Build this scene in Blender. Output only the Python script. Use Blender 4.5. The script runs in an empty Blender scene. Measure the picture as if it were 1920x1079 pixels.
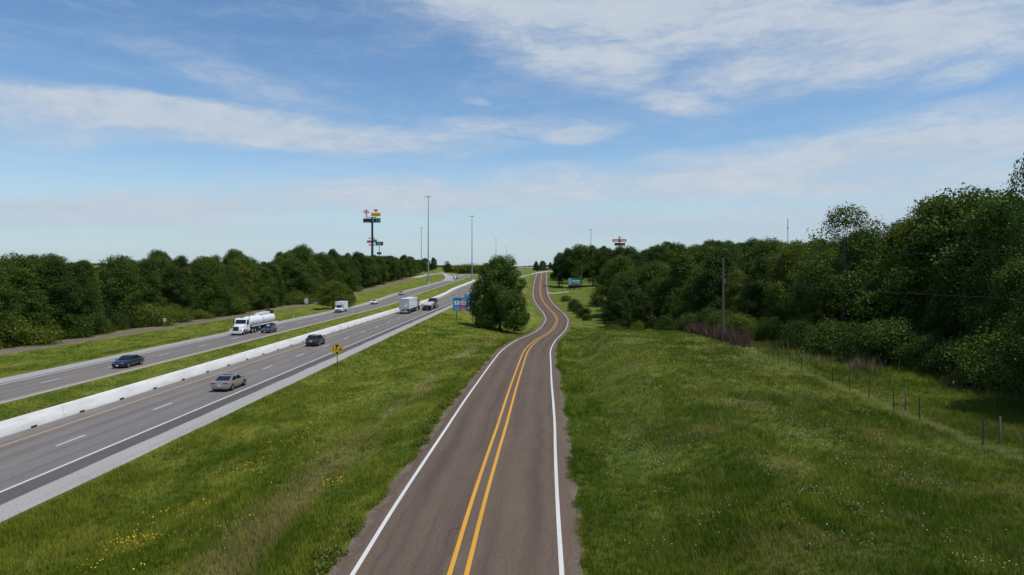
import bpy, bmesh, math, random
import numpy as np
from mathutils import Vector, Matrix
R = math.radians
rng = np.random.default_rng(7)
random.seed(7)
SC = bpy.context.scene
COL = SC.collection
F, H, YH = 1300.0, 10.2, 506.0          # lens (in 1920-wide pixels), drone height, horizon row
SH = 35.0 / 1300.0                       # highway heading
YAW = -math.atan(SH)

# ------------------------------------------------------------------ helpers
def link(o, parent=None):
    COL.objects.link(o)
    if parent is not None:
        o.parent = parent
    return o

def tag(o, label=None, cat=None, group=None, kind=None):
    if label: o['label'] = label
    if cat: o['category'] = cat
    if group: o['group'] = group
    if kind: o['kind'] = kind
    return o

def empty(name, loc=(0, 0, 0), rz=0.0):
    o = bpy.data.objects.new(name, None)
    o.empty_display_size = 0.3
    o.location = loc
    o.rotation_euler = (0, 0, rz)
    return link(o)

def finish(bm, name, m, parent=None, smooth=False, bevel=0.0, sharp=40, loc=None):
    if bevel > 0:
        bmesh.ops.bevel(bm, geom=[e for e in bm.edges if e.calc_face_angle(0.0) > R(25)], offset=bevel, segments=2,
                        affect='EDGES', clamp_overlap=True)
    bmesh.ops.recalc_face_normals(bm, faces=bm.faces[:])
    me = bpy.data.meshes.new(name)
    bm.to_mesh(me)
    bm.free()
    me.materials.append(m)
    if smooth:
        for p in me.polygons: p.use_smooth = True
        try: me.set_sharp_from_angle(angle=R(sharp))
        except Exception: pass
    o = bpy.data.objects.new(name, me)
    if loc is not None: o.location = loc
    return link(o, parent)

def npmesh(name, verts, faces, m, parent=None, nper=4, attrs=None, uvs=None, smooth=False):
    """mesh from numpy arrays; faces (N,nper)"""
    verts = np.asarray(verts, dtype=np.float32); faces = np.asarray(faces, dtype=np.int32)
    me = bpy.data.meshes.new(name)
    me.vertices.add(len(verts)); me.vertices.foreach_set('co', verts.ravel())
    me.loops.add(faces.size); me.loops.foreach_set('vertex_index', faces.ravel())
    me.polygons.add(len(faces))
    me.polygons.foreach_set('loop_start', np.arange(0, faces.size, nper, dtype=np.int32))
    me.polygons.foreach_set('loop_total', np.full(len(faces), nper, dtype=np.int32))
    if smooth: me.polygons.foreach_set('use_smooth', np.ones(len(faces), dtype=bool))
    me.update(calc_edges=True)
    for k, v in (attrs or {}).items():
        a = me.attributes.new(k, 'FLOAT', 'POINT'); a.data.foreach_set('value', np.asarray(v, dtype=np.float32))
    if uvs is not None:
        u = me.uv_layers.new(name='UVMap'); u.data.foreach_set('uv', np.asarray(uvs, dtype=np.float32)[faces.ravel()].ravel())
    me.materials.append(m)
    o = bpy.data.objects.new(name, me)
    return link(o, parent)

def bx(bm, cx, cy, cz, sx, sy, sz, rot=None):
    """box by centre and full size"""
    r = bmesh.ops.create_cube(bm, size=1.0)
    M = Matrix.Translation((cx, cy, cz))
    if rot is not None: M = M @ rot
    M = M @ Matrix.Diagonal((sx, sy, sz, 1))
    bmesh.ops.transform(bm, matrix=M, verts=r['verts'])
    return r['verts']

def cyl(bm, p0, p1, r0, r1=None, n=12):
    p0 = Vector(p0); p1 = Vector(p1); r1 = r0 if r1 is None else r1
    d = p1 - p0
    r = bmesh.ops.create_cone(bm, cap_ends=True, segments=n, radius1=r0, radius2=max(r1, 1e-4), depth=d.length)
    q = Vector((0, 0, 1)).rotation_difference(d.normalized())
    bmesh.ops.transform(bm, matrix=Matrix.Translation((p0 + p1) / 2) @ q.to_matrix().to_4x4(), verts=r['verts'])

def tube(bm, pts, radii, n=7):
    prev = None
    for i, p in enumerate(pts):
        p = Vector(p)
        a = Vector(pts[max(i - 1, 0)]); b = Vector(pts[min(i + 1, len(pts) - 1)])
        d = (b - a).normalized()
        q = Vector((0, 0, 1)).rotation_difference(d)
        ring = [bm.verts.new(p + q @ Vector((radii[i] * math.cos(2 * math.pi * k / n), radii[i] * math.sin(2 * math.pi * k / n), 0))) for k in range(n)]
        if prev:
            for k in range(n):
                bm.faces.new((prev[k], prev[(k + 1) % n], ring[(k + 1) % n], ring[k]))
        else:
            bm.faces.new(ring[::-1])
        prev = ring
    bm.faces.new(prev)

def loft(bm, rings, caps=True):
    vr = [[bm.verts.new(p) for p in r] for r in rings]
    n = len(vr[0])
    for a, b in zip(vr[:-1], vr[1:]):
        for k in range(n):
            bm.faces.new((a[k], a[(k + 1) % n], b[(k + 1) % n], b[k]))
    if caps:
        bm.faces.new(vr[0][::-1]); bm.faces.new(vr[-1])

def prism(bm, poly, axis, a, b):
    """extrude a 2-D polygon along x ('x': poly in y,z) or y ('y': poly in x,z)"""
    if axis == 'x': f = lambda p, t: (t, p[0], p[1])
    else: f = lambda p, t: (p[0], t, p[1])
    loft(bm, [[f(p, a) for p in poly], [f(p, b) for p in poly]])

def quad(bm, pts):
    bm.faces.new([bm.verts.new(p) for p in pts])

def text_obj(s, size, m, name, parent, loc, width=None, rot=(R(90), 0, 0), ext=0.004, bold=0.0):
    cu = bpy.data.curves.new('lettering', 'FONT')
    cu.body = s; cu.size = size; cu.align_x = 'CENTER'; cu.align_y = 'CENTER'; cu.extrude = ext; cu.resolution_u = 3; cu.offset = bold
    ob = bpy.data.objects.new('lettering', cu); COL.objects.link(ob)
    dg = bpy.context.evaluated_depsgraph_get(); dg.update()
    me = bpy.data.meshes.new_from_object(ob.evaluated_get(dg))
    bpy.data.objects.remove(ob); bpy.data.curves.remove(cu)
    me.materials.clear(); me.materials.append(m)
    o = bpy.data.objects.new(name, me)
    o.location = loc; o.rotation_euler = rot
    if width:
        xs = [v.co.x for v in me.vertices]
        w = max(xs) - min(xs)
        for v in me.vertices: v.co.x *= width / w
    return link(o, parent)

def P(px, py, d):
    return Vector(((px - 960) * d / F, d, H - (py - YH) * d / F))

def pchip(xs, ys):
    x = np.asarray(xs, float); y = np.asarray(ys, float)
    h = np.diff(x); dl = np.diff(y) / h
    m = np.zeros_like(y)
    for i in range(1, len(x) - 1):
        if dl[i - 1] * dl[i] > 0:
            w1 = 2 * h[i] + h[i - 1]; w2 = h[i] + 2 * h[i - 1]
            m[i] = (w1 + w2) / (w1 / dl[i - 1] + w2 / dl[i])
    m[0] = dl[0]; m[-1] = dl[-1]
    def f(q):
        q = np.asarray(q, float)
        qc = np.clip(q, x[0], x[-1])
        i = np.clip(np.searchsorted(x, qc, side='right') - 1, 0, len(x) - 2)
        t = (qc - x[i]) / h[i]
        return ((2*t**3 - 3*t**2 + 1) * y[i] + (t**3 - 2*t**2 + t) * h[i] * m[i]
                + (-2*t**3 + 3*t**2) * y[i + 1] + (t**3 - t**2) * h[i] * m[i + 1])
    return f

# ------------------------------------------------------------------ materials
def new_mat(name):
    m = bpy.data.materials.new(name); m.use_nodes = True
    nt = m.node_tree
    b = nt.nodes['Principled BSDF']
    return m, nt, b

def N(nt, t, **kw):
    n = nt.nodes.new(t)
    for k, v in kw.items():
        if k == 'ins':
            for a, b in v.items(): n.inputs[a].default_value = b
        else: setattr(n, k, v)
    return n

def simple(name, col, rough=0.6, metal=0.0, var=0.12, scale=3.0, coat=0.0, spec=0.5):
    """painted / plain surface: base colour with a little procedural soiling"""
    m, nt, b = new_mat(name)
    tc = N(nt, 'ShaderNodeTexCoord')
    no = N(nt, 'ShaderNodeTexNoise', ins={'Scale': scale, 'Detail': 5.0, 'Roughness': 0.6})
    nt.links.new(tc.outputs['Object'], no.inputs['Vector'])
    mx = N(nt, 'ShaderNodeMix', data_type='RGBA')
    mx.inputs[6].default_value = tuple(c * (1 - var) for c in col) + (1,)
    mx.inputs[7].default_value = tuple(min(1, c * (1 + var)) for c in col) + (1,)
    nt.links.new(no.outputs['Fac'], mx.inputs[0])
    nt.links.new(mx.outputs[2], b.inputs['Base Color'])
    b.inputs['Roughness'].default_value = rough
    b.inputs['Metallic'].default_value = metal
    b.inputs['Specular IOR Level'].default_value = spec
    b.inputs['Coat Weight'].default_value = coat
    return m

def math_(nt, op, a, b=None, c=None):
    n = N(nt, 'ShaderNodeMath', operation=op)
    for i, v in enumerate((a, b, c)):
        if v is None: continue
        if isinstance(v, (int, float)): n.inputs[i].default_value = v
        else: nt.links.new(v, n.inputs[i])
    return n.outputs[0]

def noise(nt, vec, scale, detail=4, rough=0.55, dist=0.0):
    n = N(nt, 'ShaderNodeTexNoise', ins={'Scale': scale, 'Detail': detail, 'Roughness': rough, 'Distortion': dist})
    nt.links.new(vec, n.inputs['Vector'])
    return n.outputs['Fac']

def ramp(nt, fac, a, b, lo=0.0, hi=1.0):
    n = N(nt, 'ShaderNodeMapRange', interpolation_type='SMOOTHSTEP')
    nt.links.new(fac, n.inputs[0])
    n.inputs[1].default_value = a; n.inputs[2].default_value = b
    n.inputs[3].default_value = lo; n.inputs[4].default_value = hi
    return n.outputs[0]

def mixc(nt, fac, a, b, mode='MIX'):
    n = N(nt, 'ShaderNodeMix', data_type='RGBA', blend_type=mode)
    for s, v in ((0, fac), (6, a), (7, b)):
        if isinstance(v, (int, float)): n.inputs[s].default_value = v
        elif isinstance(v, tuple): n.inputs[s].default_value = v + (1,) if len(v) == 3 else v
        else: nt.links.new(v, n.inputs[s])
    return n.outputs[2]

def scaled(nt, vec, s, rot=(0, 0, 0)):
    n = N(nt, 'ShaderNodeMapping'); nt.links.new(vec, n.inputs[0])
    n.inputs['Scale'].default_value = s; n.inputs['Rotation'].default_value = rot
    return n.outputs[0]

def grass_colour(nt):
    """colour of the verge by place: lush, yellow-green, dry and bare patches, mowing bands along the roads"""
    geo = N(nt, 'ShaderNodeNewGeometry'); pos = geo.outputs['Position']
    lat = N(nt, 'ShaderNodeAttribute', attribute_name='lat').outputs['Fac']
    big = noise(nt, scaled(nt, pos, (1, .45, 1), (0, 0, R(-3))), .11, 4, .6)
    mid = noise(nt, scaled(nt, pos, (1, .5, 1)), .42, 5, .65, .4)
    fine = noise(nt, pos, 2.6, 6, .7)
    stre = noise(nt, scaled(nt, pos, (1, .10, 1), (0, 0, R(-2))), .5, 4, .6)
    c = mixc(nt, ramp(nt, big, .35, .66), (.068, .106, .013), (.122, .150, .024))
    c = mixc(nt, ramp(nt, mid, .40, .68), c, (.168, .186, .034))
    c = mixc(nt, ramp(nt, fine, .48, .68, 0, .6), c, (.046, .076, .010))
    c = mixc(nt, 1.0, c, mixc(nt, ramp(nt, lat, -4, 4), (1.22, 1.18, 1.0), (.95, 1.0, .88)), 'MULTIPLY')  # yellower grass left of the road; the right side's shade is put into the colour
    # dry band beside the service road
    d1 = ramp(nt, math_(nt, 'ABSOLUTE', math_(nt, 'ADD', lat, 8.6)), 0.2, 2.6, 1, 0)
    dry = math_(nt, 'MULTIPLY', d1, ramp(nt, stre, .40, .60))
    d2 = ramp(nt, lat, 5.6, 12.0)
    d2 = math_(nt, 'MULTIPLY', d2, ramp(nt, noise(nt, pos, .33, 6, .7, .6), .47, .68))
    dry = math_(nt, 'MAXIMUM', dry, math_(nt, 'MULTIPLY', d2, .7))
    dry = math_(nt, 'MULTIPLY', dry, ramp(nt, fine, .28, .62, .25, .9))
    c = mixc(nt, dry, c, (.235, .196, .088))
    fen = N(nt, 'ShaderNodeAttribute', attribute_name='fen').outputs['Fac']
    fl = ramp(nt, math_(nt, 'ABSOLUTE', fen), .1, 1.5, 1, 0)
    fl = math_(nt, 'MULTIPLY', fl, ramp(nt, noise(nt, scaled(nt, pos, (1, .6, 1)), .9, 7, .75), .42, .58))
    c = mixc(nt, math_(nt, 'MULTIPLY', fl, .4), c, mixc(nt, ramp(nt, noise(nt, pos, 1.3, 6, .8), .50, .66), (.085, .060, .040), (.26, .20, .14)))
    bare = math_(nt, 'MULTIPLY', ramp(nt, noise(nt, pos, .55, 7, .75, .8), .66, .74), ramp(nt, math_(nt, 'ABSOLUTE', lat), 8, 11))
    c = mixc(nt, math_(nt, 'MULTIPLY', bare, .75), c, (.22, .17, .11))
    return c

def asphalt(name, base, dark, light, tracks, brown=0.0, edge=None):
    """UV: u = metres across, v = metres along"""
    m, nt, b = new_mat(name)
    uv = N(nt, 'ShaderNodeUVMap').outputs[0]
    sep = N(nt, 'ShaderNodeSeparateXYZ'); nt.links.new(uv, sep.inputs[0])
    u = sep.outputs[0]
    grain = noise(nt, uv, 9, 8, .85)
    stre2 = noise(nt, scaled(nt, uv, (7, .03, 1)), 1.0, 6, .7)
    blot = noise(nt, scaled(nt, uv, (1, .35, 1)), .55, 6, .65, .3)
    stre = noise(nt, scaled(nt, uv, (1.6, .012, 1)), 1.0, 5, .6)
    c = mixc(nt, ramp(nt, grain, .34, .66), tuple(x * .70 for x in base), tuple(x * 1.30 for x in base))
    c = mixc(nt, ramp(nt, blot, .42, .75, 0, .75), c, light)
    c = mixc(nt, ramp(nt, stre, .50, .72, 0, .55), c, dark)
    c = mixc(nt, ramp(nt, stre2, .52, .74, 0, .5), c, dark)
    wob = math_(nt, 'ADD', u, ramp(nt, noise(nt, scaled(nt, uv, (.2, .02, 1)), 1.0, 2), 0, 1, -.25, .25))
    for (t, w, a) in tracks:
        d = ramp(nt, math_(nt, 'ABSOLUTE', math_(nt, 'SUBTRACT', wob, t)), .05, w, 1, 0)
        d = math_(nt, 'MULTIPLY', d, ramp(nt, noise(nt, scaled(nt, uv, (1, .05, 1)), .9, 5, .6), .32, .62, .1 * a, a))
        c = mixc(nt, d, c, dark)
    # cracks and seams
    vo = N(nt, 'ShaderNodeTexVoronoi', feature='DISTANCE_TO_EDGE', ins={'Scale': .16})
    dn = N(nt, 'ShaderNodeTexNoise', ins={'Scale': 1.1, 'Detail': 4.0})
    nt.links.new(uv, dn.inputs['Vector'])
    av = N(nt, 'ShaderNodeVectorMath', operation='ADD')
    sv = N(nt, 'ShaderNodeVectorMath', operation='SCALE'); sv.inputs['Scale'].default_value = 1.6
    nt.links.new(dn.outputs['Color'], sv.inputs[0])
    nt.links.new(scaled(nt, uv, (1.0, .6, 1)), av.inputs[0]); nt.links.new(sv.outputs[0], av.inputs[1])
    nt.links.new(av.outputs[0], vo.inputs['Vector'])
    ck = math_(nt, 'MULTIPLY', ramp(nt, vo.outputs['Distance'], 0.0, .006, .55, 0), ramp(nt, noise(nt, uv, .07, 2), .5, .6))
    c = mixc(nt, ck, c, tuple(x * .45 for x in dark))
    if edge:
        e = ramp(nt, math_(nt, 'ADD', math_(nt, 'ABSOLUTE', u), ramp(nt, noise(nt, uv, 1.3, 6, .7), .2, .8, -.45, .45)), edge[0], edge[1])
        c = mixc(nt, e, c, mixc(nt, ramp(nt, noise(nt, uv, 9, 5, .8), .4, .65), edge[2], edge[3]))
    nt.links.new(c, b.inputs['Base Color'])
    b.inputs['Roughness'].default_value = .95
    b.inputs['Specular IOR Level'].default_value = .12
    bp = N(nt, 'ShaderNodeBump', ins={'Strength': .35, 'Distance': .02})
    nt.links.new(grain, bp.inputs['Height']); nt.links.new(bp.outputs[0], b.inputs['Normal'])
    return m

def worn_paint(name, col, wear):
    m, nt, b = new_mat(name)
    uv = N(nt, 'ShaderNodeUVMap').outputs[0]
    w = ramp(nt, noise(nt, scaled(nt, uv, (3.0, .5, 1)), 5.0, 8, .85), .60, .70)
    c = mixc(nt, math_(nt, 'MULTIPLY', w, wear), col, tuple(x * .35 for x in col))
    c = mixc(nt, ramp(nt, noise(nt, scaled(nt, uv, (1, .1, 1)), 1.0, 3), .3, .7, 0, .3), c, tuple(x * .6 for x in col))
    nt.links.new(c, b.inputs['Base Color']); b.inputs['Roughness'].default_value = .7
    return m

def foliage(name, a, b_, c_, trans=.28):
    a, b_, c_ = [tuple(v * k for v, k in zip(q, (1.46, 1.36, 1.05))) for q in (a, b_, c_)]
    m = bpy.data.materials.new(name); m.use_nodes = True
    nt = m.node_tree; nt.nodes.clear()
    out = N(nt, 'ShaderNodeOutputMaterial')
    oi = N(nt, 'ShaderNodeObjectInfo')
    rnd = N(nt, 'ShaderNodeAttribute', attribute_name='rnd').outputs['Fac']
    tc = N(nt, 'ShaderNodeTexCoord').outputs['Object']
    c = mixc(nt, oi.outputs['Random'], a, b_)
    c = mixc(nt, ramp(nt, noise(nt, tc, .55, 3), .38, .66), c, c_)
    c = mixc(nt, rnd, mixc(nt, 1.0, c, (.72, .76, .74), 'MULTIPLY'), mixc(nt, 1.0, c, (1.20, 1.17, 1.05), 'MULTIPLY'))
    d = N(nt, 'ShaderNodeBsdfDiffuse'); t = N(nt, 'ShaderNodeBsdfTranslucent'); g = N(nt, 'ShaderNodeBsdfGlossy')
    nt.links.new(c, d.inputs[0])
    nt.links.new(mixc(nt, 1.0, c, (1.25, 1.25, .7), 'MULTIPLY'), t.inputs[0])
    g.inputs['Roughness'].default_value = .5; g.inputs[0].default_value = (.7, .75, .7, 1)
    ms = N(nt, 'ShaderNodeMixShader'); ms.inputs[0].default_value = trans
    nt.links.new(d.outputs[0], ms.inputs[1]); nt.links.new(t.outputs[0], ms.inputs[2])
    m2 = N(nt, 'ShaderNodeMixShader'); m2.inputs[0].default_value = .022
    nt.links.new(ms.outputs[0], m2.inputs[1]); nt.links.new(g.outputs[0], m2.inputs[2])
    nt.links.new(m2.outputs[0], out.inputs[0])
    return m

M = {}
M['white'] = simple('white_paint', (.78, .79, .80), .38, var=.06, coat=.2)
M['dirty_white'] = simple('soiled_white_panel', (.66, .67, .68), .5, var=.14, scale=1.2)
M['concrete'] = simple('pale_concrete', (.66, .65, .62), .85, var=.10, scale=1.4)
M['grey_metal'] = simple('galvanised_steel', (.34, .36, .38), .5, .6, var=.10)
M['door_grey'] = simple('grey_trailer_doors', (.50, .50, .48), .55, var=.16, scale=1.0)
M['purple_slate'] = simple('faded_violet_board', (.055, .045, .085), .6)
M['alu'] = simple('aluminium', (.46, .47, .48), .42, .5, var=.12, scale=1.5)
M['dark_metal'] = simple('dark_steel', (.035, .037, .042), .55, .3)
M['black'] = simple('black_plastic', (.012, .012, .013), .6)
M['rubber'] = simple('tyre_rubber', (.014, .014, .015), .9)
M['rim'] = simple('alloy_wheel', (.52, .53, .55), .35, .7)
M['chrome'] = simple('chrome', (.7, .71, .72), .16, 1.0, var=.05)
M['glass'] = simple('tinted_glass', (.012, .016, .022), .10, 0.0, var=.05, coat=.15, spec=.45)
M['lamp_glass'] = simple('clear_lamp_glass', (.72, .75, .78), .12, coat=.6, var=.05)
M['tail_red'] = simple('red_lamp_plastic', (.20, .012, .016), .25, coat=.5)
M['beige'] = simple('champagne_car_paint', (.36, .315, .262), .32, .45, var=.05, coat=.7)
M['navy'] = simple('navy_car_paint', (.007, .010, .022), .22, .2, var=.05, coat=1.0)
M['slate'] = simple('slate_car_paint', (.040, .044, .055), .28, .4, var=.05, coat=.8)
M['deep_blue'] = simple('deep_blue_car_paint', (.020, .034, .060), .2, .35, var=.05, coat=1.0)
M['silver_blue'] = simple('pale_blue_car_paint', (.42, .48, .53), .3, .4, var=.05, coat=.7)
M['car_white'] = simple('white_car_paint', (.80, .81, .82), .28, var=.03, coat=.8)
M['maroon'] = simple('maroon_truck_paint', (.10, .020, .022), .35, coat=.5)
M['plate'] = simple('licence_plate', (.75, .76, .76), .5)
M['yellow_sign'] = simple('yellow_sign_sheeting', (.80, .46, .018), .5, var=.06)
M['ink'] = simple('black_lettering', (.012, .012, .012), .6)
M['blue_sign'] = simple('blue_sign_sheeting', (.012, .17, .50), .5, var=.06)
M['pale_blue'] = simple('pale_blue_panel', (.16, .38, .58), .5)
M['sign_white'] = simple('white_sign_sheeting', (.80, .80, .79), .5, var=.05)
M['sign_red'] = simple('red_sign_face', (.80, .035, .035), .5)
M['sign_orange'] = simple('orange_sign_face', (.78, .20, .035), .5)
M['sign_green'] = simple('green_sign_face', (.022, .20, .115), .5)
M['sign_tan'] = simple('tan_sign_face', (.72, .28, .04), .5)
M['sign_pink'] = simple('faded_red_sign_face', (.66, .06, .10), .5)
M['sign_lime'] = simple('yellow_green_sign_face', (.42, .40, .055), .5)
M['led_green'] = simple('green_digits', (.20, .75, .26), .5)
M['dark_panel'] = simple('dark_sign_panel', (.014, .020, .028), .45)
M['wood'] = simple('weathered_timber', (.135, .115, .095), .9, var=.25, scale=1.5)
M['rust'] = simple('rusty_steel', (.028, .021, .018), .85, var=.3, scale=6)
M['wire'] = simple('galvanised_wire', (.07, .07, .07), .6, .4)
M['brick'] = simple('red_brick', (.23, .085, .05), .9, var=.2)
M['roof'] = simple('grey_roof_edge', (.24, .225, .21), .8)
M['bark'] = simple('tree_bark', (.075, .062, .048), .95, var=.35, scale=2.5)
M['dead_wood'] = simple('bleached_dead_wood', (.20, .18, .15), .9, var=.2)
M['tarp'] = simple('pale_tarpaulin', (.44, .42, .415), .75, var=.14, scale=1.0)
M['dry_stem'] = simple('dry_brown_stems', (.075, .045, .027), .95, var=.4, scale=1.5)
M['straw'] = simple('straw_grass', (.20, .155, .085), .95, var=.3)
M['petal_yellow'] = simple('yellow_petals', (.78, .46, .012), .8, var=.1)
M['petal_white'] = simple('white_petals', (.52, .55, .40), .8, var=.1)
M['marker_amber'] = simple('amber_lens', (.75, .25, .02), .4)
# ------------------------------------------------------------------ road lines measured in plan
_fy = [1079, 960, 840, 803, 762, 721.6, 681, 660, 640, 630, 621.8, 613.4, 605, 596.8, 588, 580, 571.7, 563, 555, 546.7, 538.4, 530, 521.7, 513.4, 508.5]
_fd = [23.2, 29.2, 39.9, 44.9, 52.5, 64.2, 82.2, 97.5, 122, 150, 173, 191, 207, 225, 243, 263, 284, 304, 322, 342, 368, 404, 458, 530, 585]
_fx = [857.3, 890.3, 927, 939, 951.2, 963.6, 977.4, 985.5, 1003.7, 1020, 1032.0, 1039.2, 1043, 1043.4, 1038, 1030.3, 1023, 1017, 1014, 1013, 1013, 1013.3, 1014.5, 1015.6, 1021]
_Y = np.array([-60.] + _fd + [650., 720., 800., 7000.])
_X = np.array([-1.83 - 83.2 * .046] + [(a - 960) * d / F for a, d in zip(_fx, _fd)] + [41., 62., 92., 92.])
_Z = np.array([0.] + [H - (y - YH) * d / F for y, d in zip(_fy, _fd)] + [9.6, 9.3, 9.2, 9.2])
Xc = pchip(_Y, _X); zF = pchip(_Y, _Z)
zR_ = pchip([-60, 0, 200, 250, 300, 337, 400, 460, 541, 620, 700, 800, 7000], [-1.7, -1.7, -1.7, -1.65, -1.0, .2, 1.2, 2.2, 3.7, 5.0, 5.8, 6.0, 6.0])
zL_ = pchip([-60, 0, 150, 225, 262, 300, 375, 457, 541, 600, 680, 800, 7000], [-2.25, -2.25, -2.25, -2.25, -1.7, -.55, .8, 2.3, 4.2, 5.4, 6.0, 6.3, 6.3])
zS_ = pchip([-60, 0, 180, 250, 308, 400, 470, 539, 600, 700, 7000], [-2.3, -2.3, -2.35, -2.2, -.8, 1.9, 4.2, 6.3, 6.9, 7.0, 7.0])
zK_ = pchip([-60, 0, 88, 105, 122, 150, 190, 240, 300, 350, 450, 550, 700, 7000], [1.0, 1.0, .95, .55, -.8, -3.2, -4.6, -4.0, -1.5, 1.0, 4.5, 7.5, 9., 9.])
zN_ = pchip([-60, 85, 100, 112, 135, 160, 200, 250, 300, 350, 450, 550, 700, 7000], [1.25, 1.25, 1.0, .30, -2.6, -4.3, -5.6, -4.6, -2.8, .2, 4.2, 7.6, 9., 9.])
zHill = pchip([-60, 60, 130, 200, 280, 350, 450, 600, 7000], [2.0, 1.6, .5, .5, 3.5, 6.5, 9.0, 11., 11.])
def Xf(Y): return np.maximum(23.3 + .0462 * Y, Xc(Y) + 17.5)
def XH(L, Y): return -L + SH * Y

def knots(Y):
    zr, zl, zs, zf = zR_(Y), zL_(Y), zS_(Y), zF(Y)
    xc, xf = Xc(Y), Xf(Y)
    x25 = XH(24.7, Y); xl = xc - 4.5
    gap = xl - x25
    K = [
        (XH(1600, Y), zs + 9), (XH(500, Y), zs + 4), (XH(160, Y), zs + 1.0), (XH(98, Y), zs + .2),
        (XH(84.2, Y), zs), (XH(75.8, Y), zs), (XH(68, Y), (zs + zl) / 2 - .5), (XH(61.2, Y), zl), (XH(48.6, Y), zl),
        (XH(43.5, Y), np.minimum(zl, zr) - .45), (XH(38.6, Y), zr), (x25, zr),
        (x25 + .25 * gap, zr * .8 + zf * .2 - .25), (x25 + .62 * gap, zr * .38 + zf * .62 - .25), (xl - np.minimum(1.6, gap * .1), zf - .22), (xl, zf), (xc + 4.5, zf),
        (xc + 7.0, zf - .15), (xc + 12.5, zN_(Y)), ((xc + 12.5) * .35 + xf * .65, zN_(Y) * .45 + zK_(Y) * .55 - .1), (xf, zK_(Y)), (xf + 14, zK_(Y) + .1),
        (xf + 60, (zHill(Y) + zK_(Y)) / 2), (xf + 150, zHill(Y)), (xf + 600, zHill(Y) + 3), (xf + 1600, zHill(Y) + 6)]
    KX = np.stack([np.broadcast_to(k[0], Y.shape) for k in K], -1)
    KZ = np.stack([np.broadcast_to(k[1], Y.shape) for k in K], -1)
    far = np.maximum(0, Y - 820) * .0055
    return KX, KZ + far[..., None]

def _hash(i, j, s):
    return np.modf(np.abs(np.sin(i * 127.1 + j * 311.7 + s * 74.7) * 43758.5453))[0]
def vnoise(x, y, s=0):
    i = np.floor(x); j = np.floor(y); u = x - i; v = y - j
    u = u * u * (3 - 2 * u); v = v * v * (3 - 2 * v)
    return (_hash(i, j, s) * (1 - u) * (1 - v) + _hash(i + 1, j, s) * u * (1 - v) + _hash(i, j + 1, s) * (1 - u) * v + _hash(i + 1, j + 1, s) * u * v) - .5

def road_gap(X, Y):
    """metres from the nearest paved edge (0 on the pavement)"""
    L = SH * Y - X
    g = np.abs(X - Xc(Y)) - 4.5
    for a, b in ((24.7, 38.6), (48.6, 61.2), (75.8, 84.2)):
        g = np.minimum(g, np.maximum(a - L, L - b))
    return np.maximum(g, 0)

def TZ(X, Y):
    X = np.asarray(X, float); Y = np.asarray(Y, float)
    X, Y = np.broadcast_arrays(X, Y); shp = X.shape
    X = X.ravel(); Y = Y.ravel()
    KX, KZ = knots(Y)
    K = KX.shape[1]
    h = np.maximum(KX[:, 1:] - KX[:, :-1], .05); dl = (KZ[:, 1:] - KZ[:, :-1]) / h
    m = np.zeros_like(KZ)
    w1 = 2 * h[:, 1:] + h[:, :-1]; w2 = h[:, 1:] + 2 * h[:, :-1]
    ok = dl[:, :-1] * dl[:, 1:] > 0
    den = np.where(ok, w1 / np.where(ok, dl[:, :-1], 1) + w2 / np.where(ok, dl[:, 1:], 1), 1)
    m[:, 1:-1] = np.where(ok, (w1 + w2) / den, 0)
    i = np.clip((KX <= X[:, None]).sum(1) - 1, 0, K - 2)
    r = np.arange(len(X))
    hh = h[r, i]; t = np.clip((X - KX[r, i]) / hh, 0, 1)
    z = ((2*t**3 - 3*t**2 + 1) * KZ[r, i] + (t**3 - 2*t**2 + t) * hh * m[r, i]
         + (-2*t**3 + 3*t**2) * KZ[r, i + 1] + (t**3 - t**2) * hh * m[r, i + 1])
    g = np.clip((road_gap(X, Y) - .6) / 4.0, 0, 1)
    z = z + g * (vnoise(X / 7.3, Y / 9.1, 1) * .34 + vnoise(X / 2.3, Y / 2.9, 2) * .20 + vnoise(X / .9, Y / 1.0, 3) * .07 * (Y < 170))
    return z.reshape(shp)
def tz(x, y): return float(TZ(np.array([x]), np.array([y]))[0])

# ------------------------------------------------------------------ terrain sheet
m, nt, b = new_mat('verge_grass_soil')
geo = N(nt, 'ShaderNodeNewGeometry')
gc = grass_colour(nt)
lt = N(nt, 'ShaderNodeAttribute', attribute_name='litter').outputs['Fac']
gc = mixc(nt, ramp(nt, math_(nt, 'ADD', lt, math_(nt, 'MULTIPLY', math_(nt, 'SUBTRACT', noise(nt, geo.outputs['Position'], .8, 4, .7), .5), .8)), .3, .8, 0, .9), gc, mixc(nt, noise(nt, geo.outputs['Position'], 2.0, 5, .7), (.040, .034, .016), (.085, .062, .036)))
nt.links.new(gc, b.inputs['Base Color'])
b.inputs['Roughness'].default_value = 1.0; b.inputs['Specular IOR Level'].default_value = .1
bp = N(nt, 'ShaderNodeBump', ins={'Strength': .9, 'Distance': .25})
nt.links.new(noise(nt, geo.outputs['Position'], 3.2, 8, .75), bp.inputs['Height'])
nt.links.new(bp.outputs[0], b.inputs['Normal'])
M['ground'] = m

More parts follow.
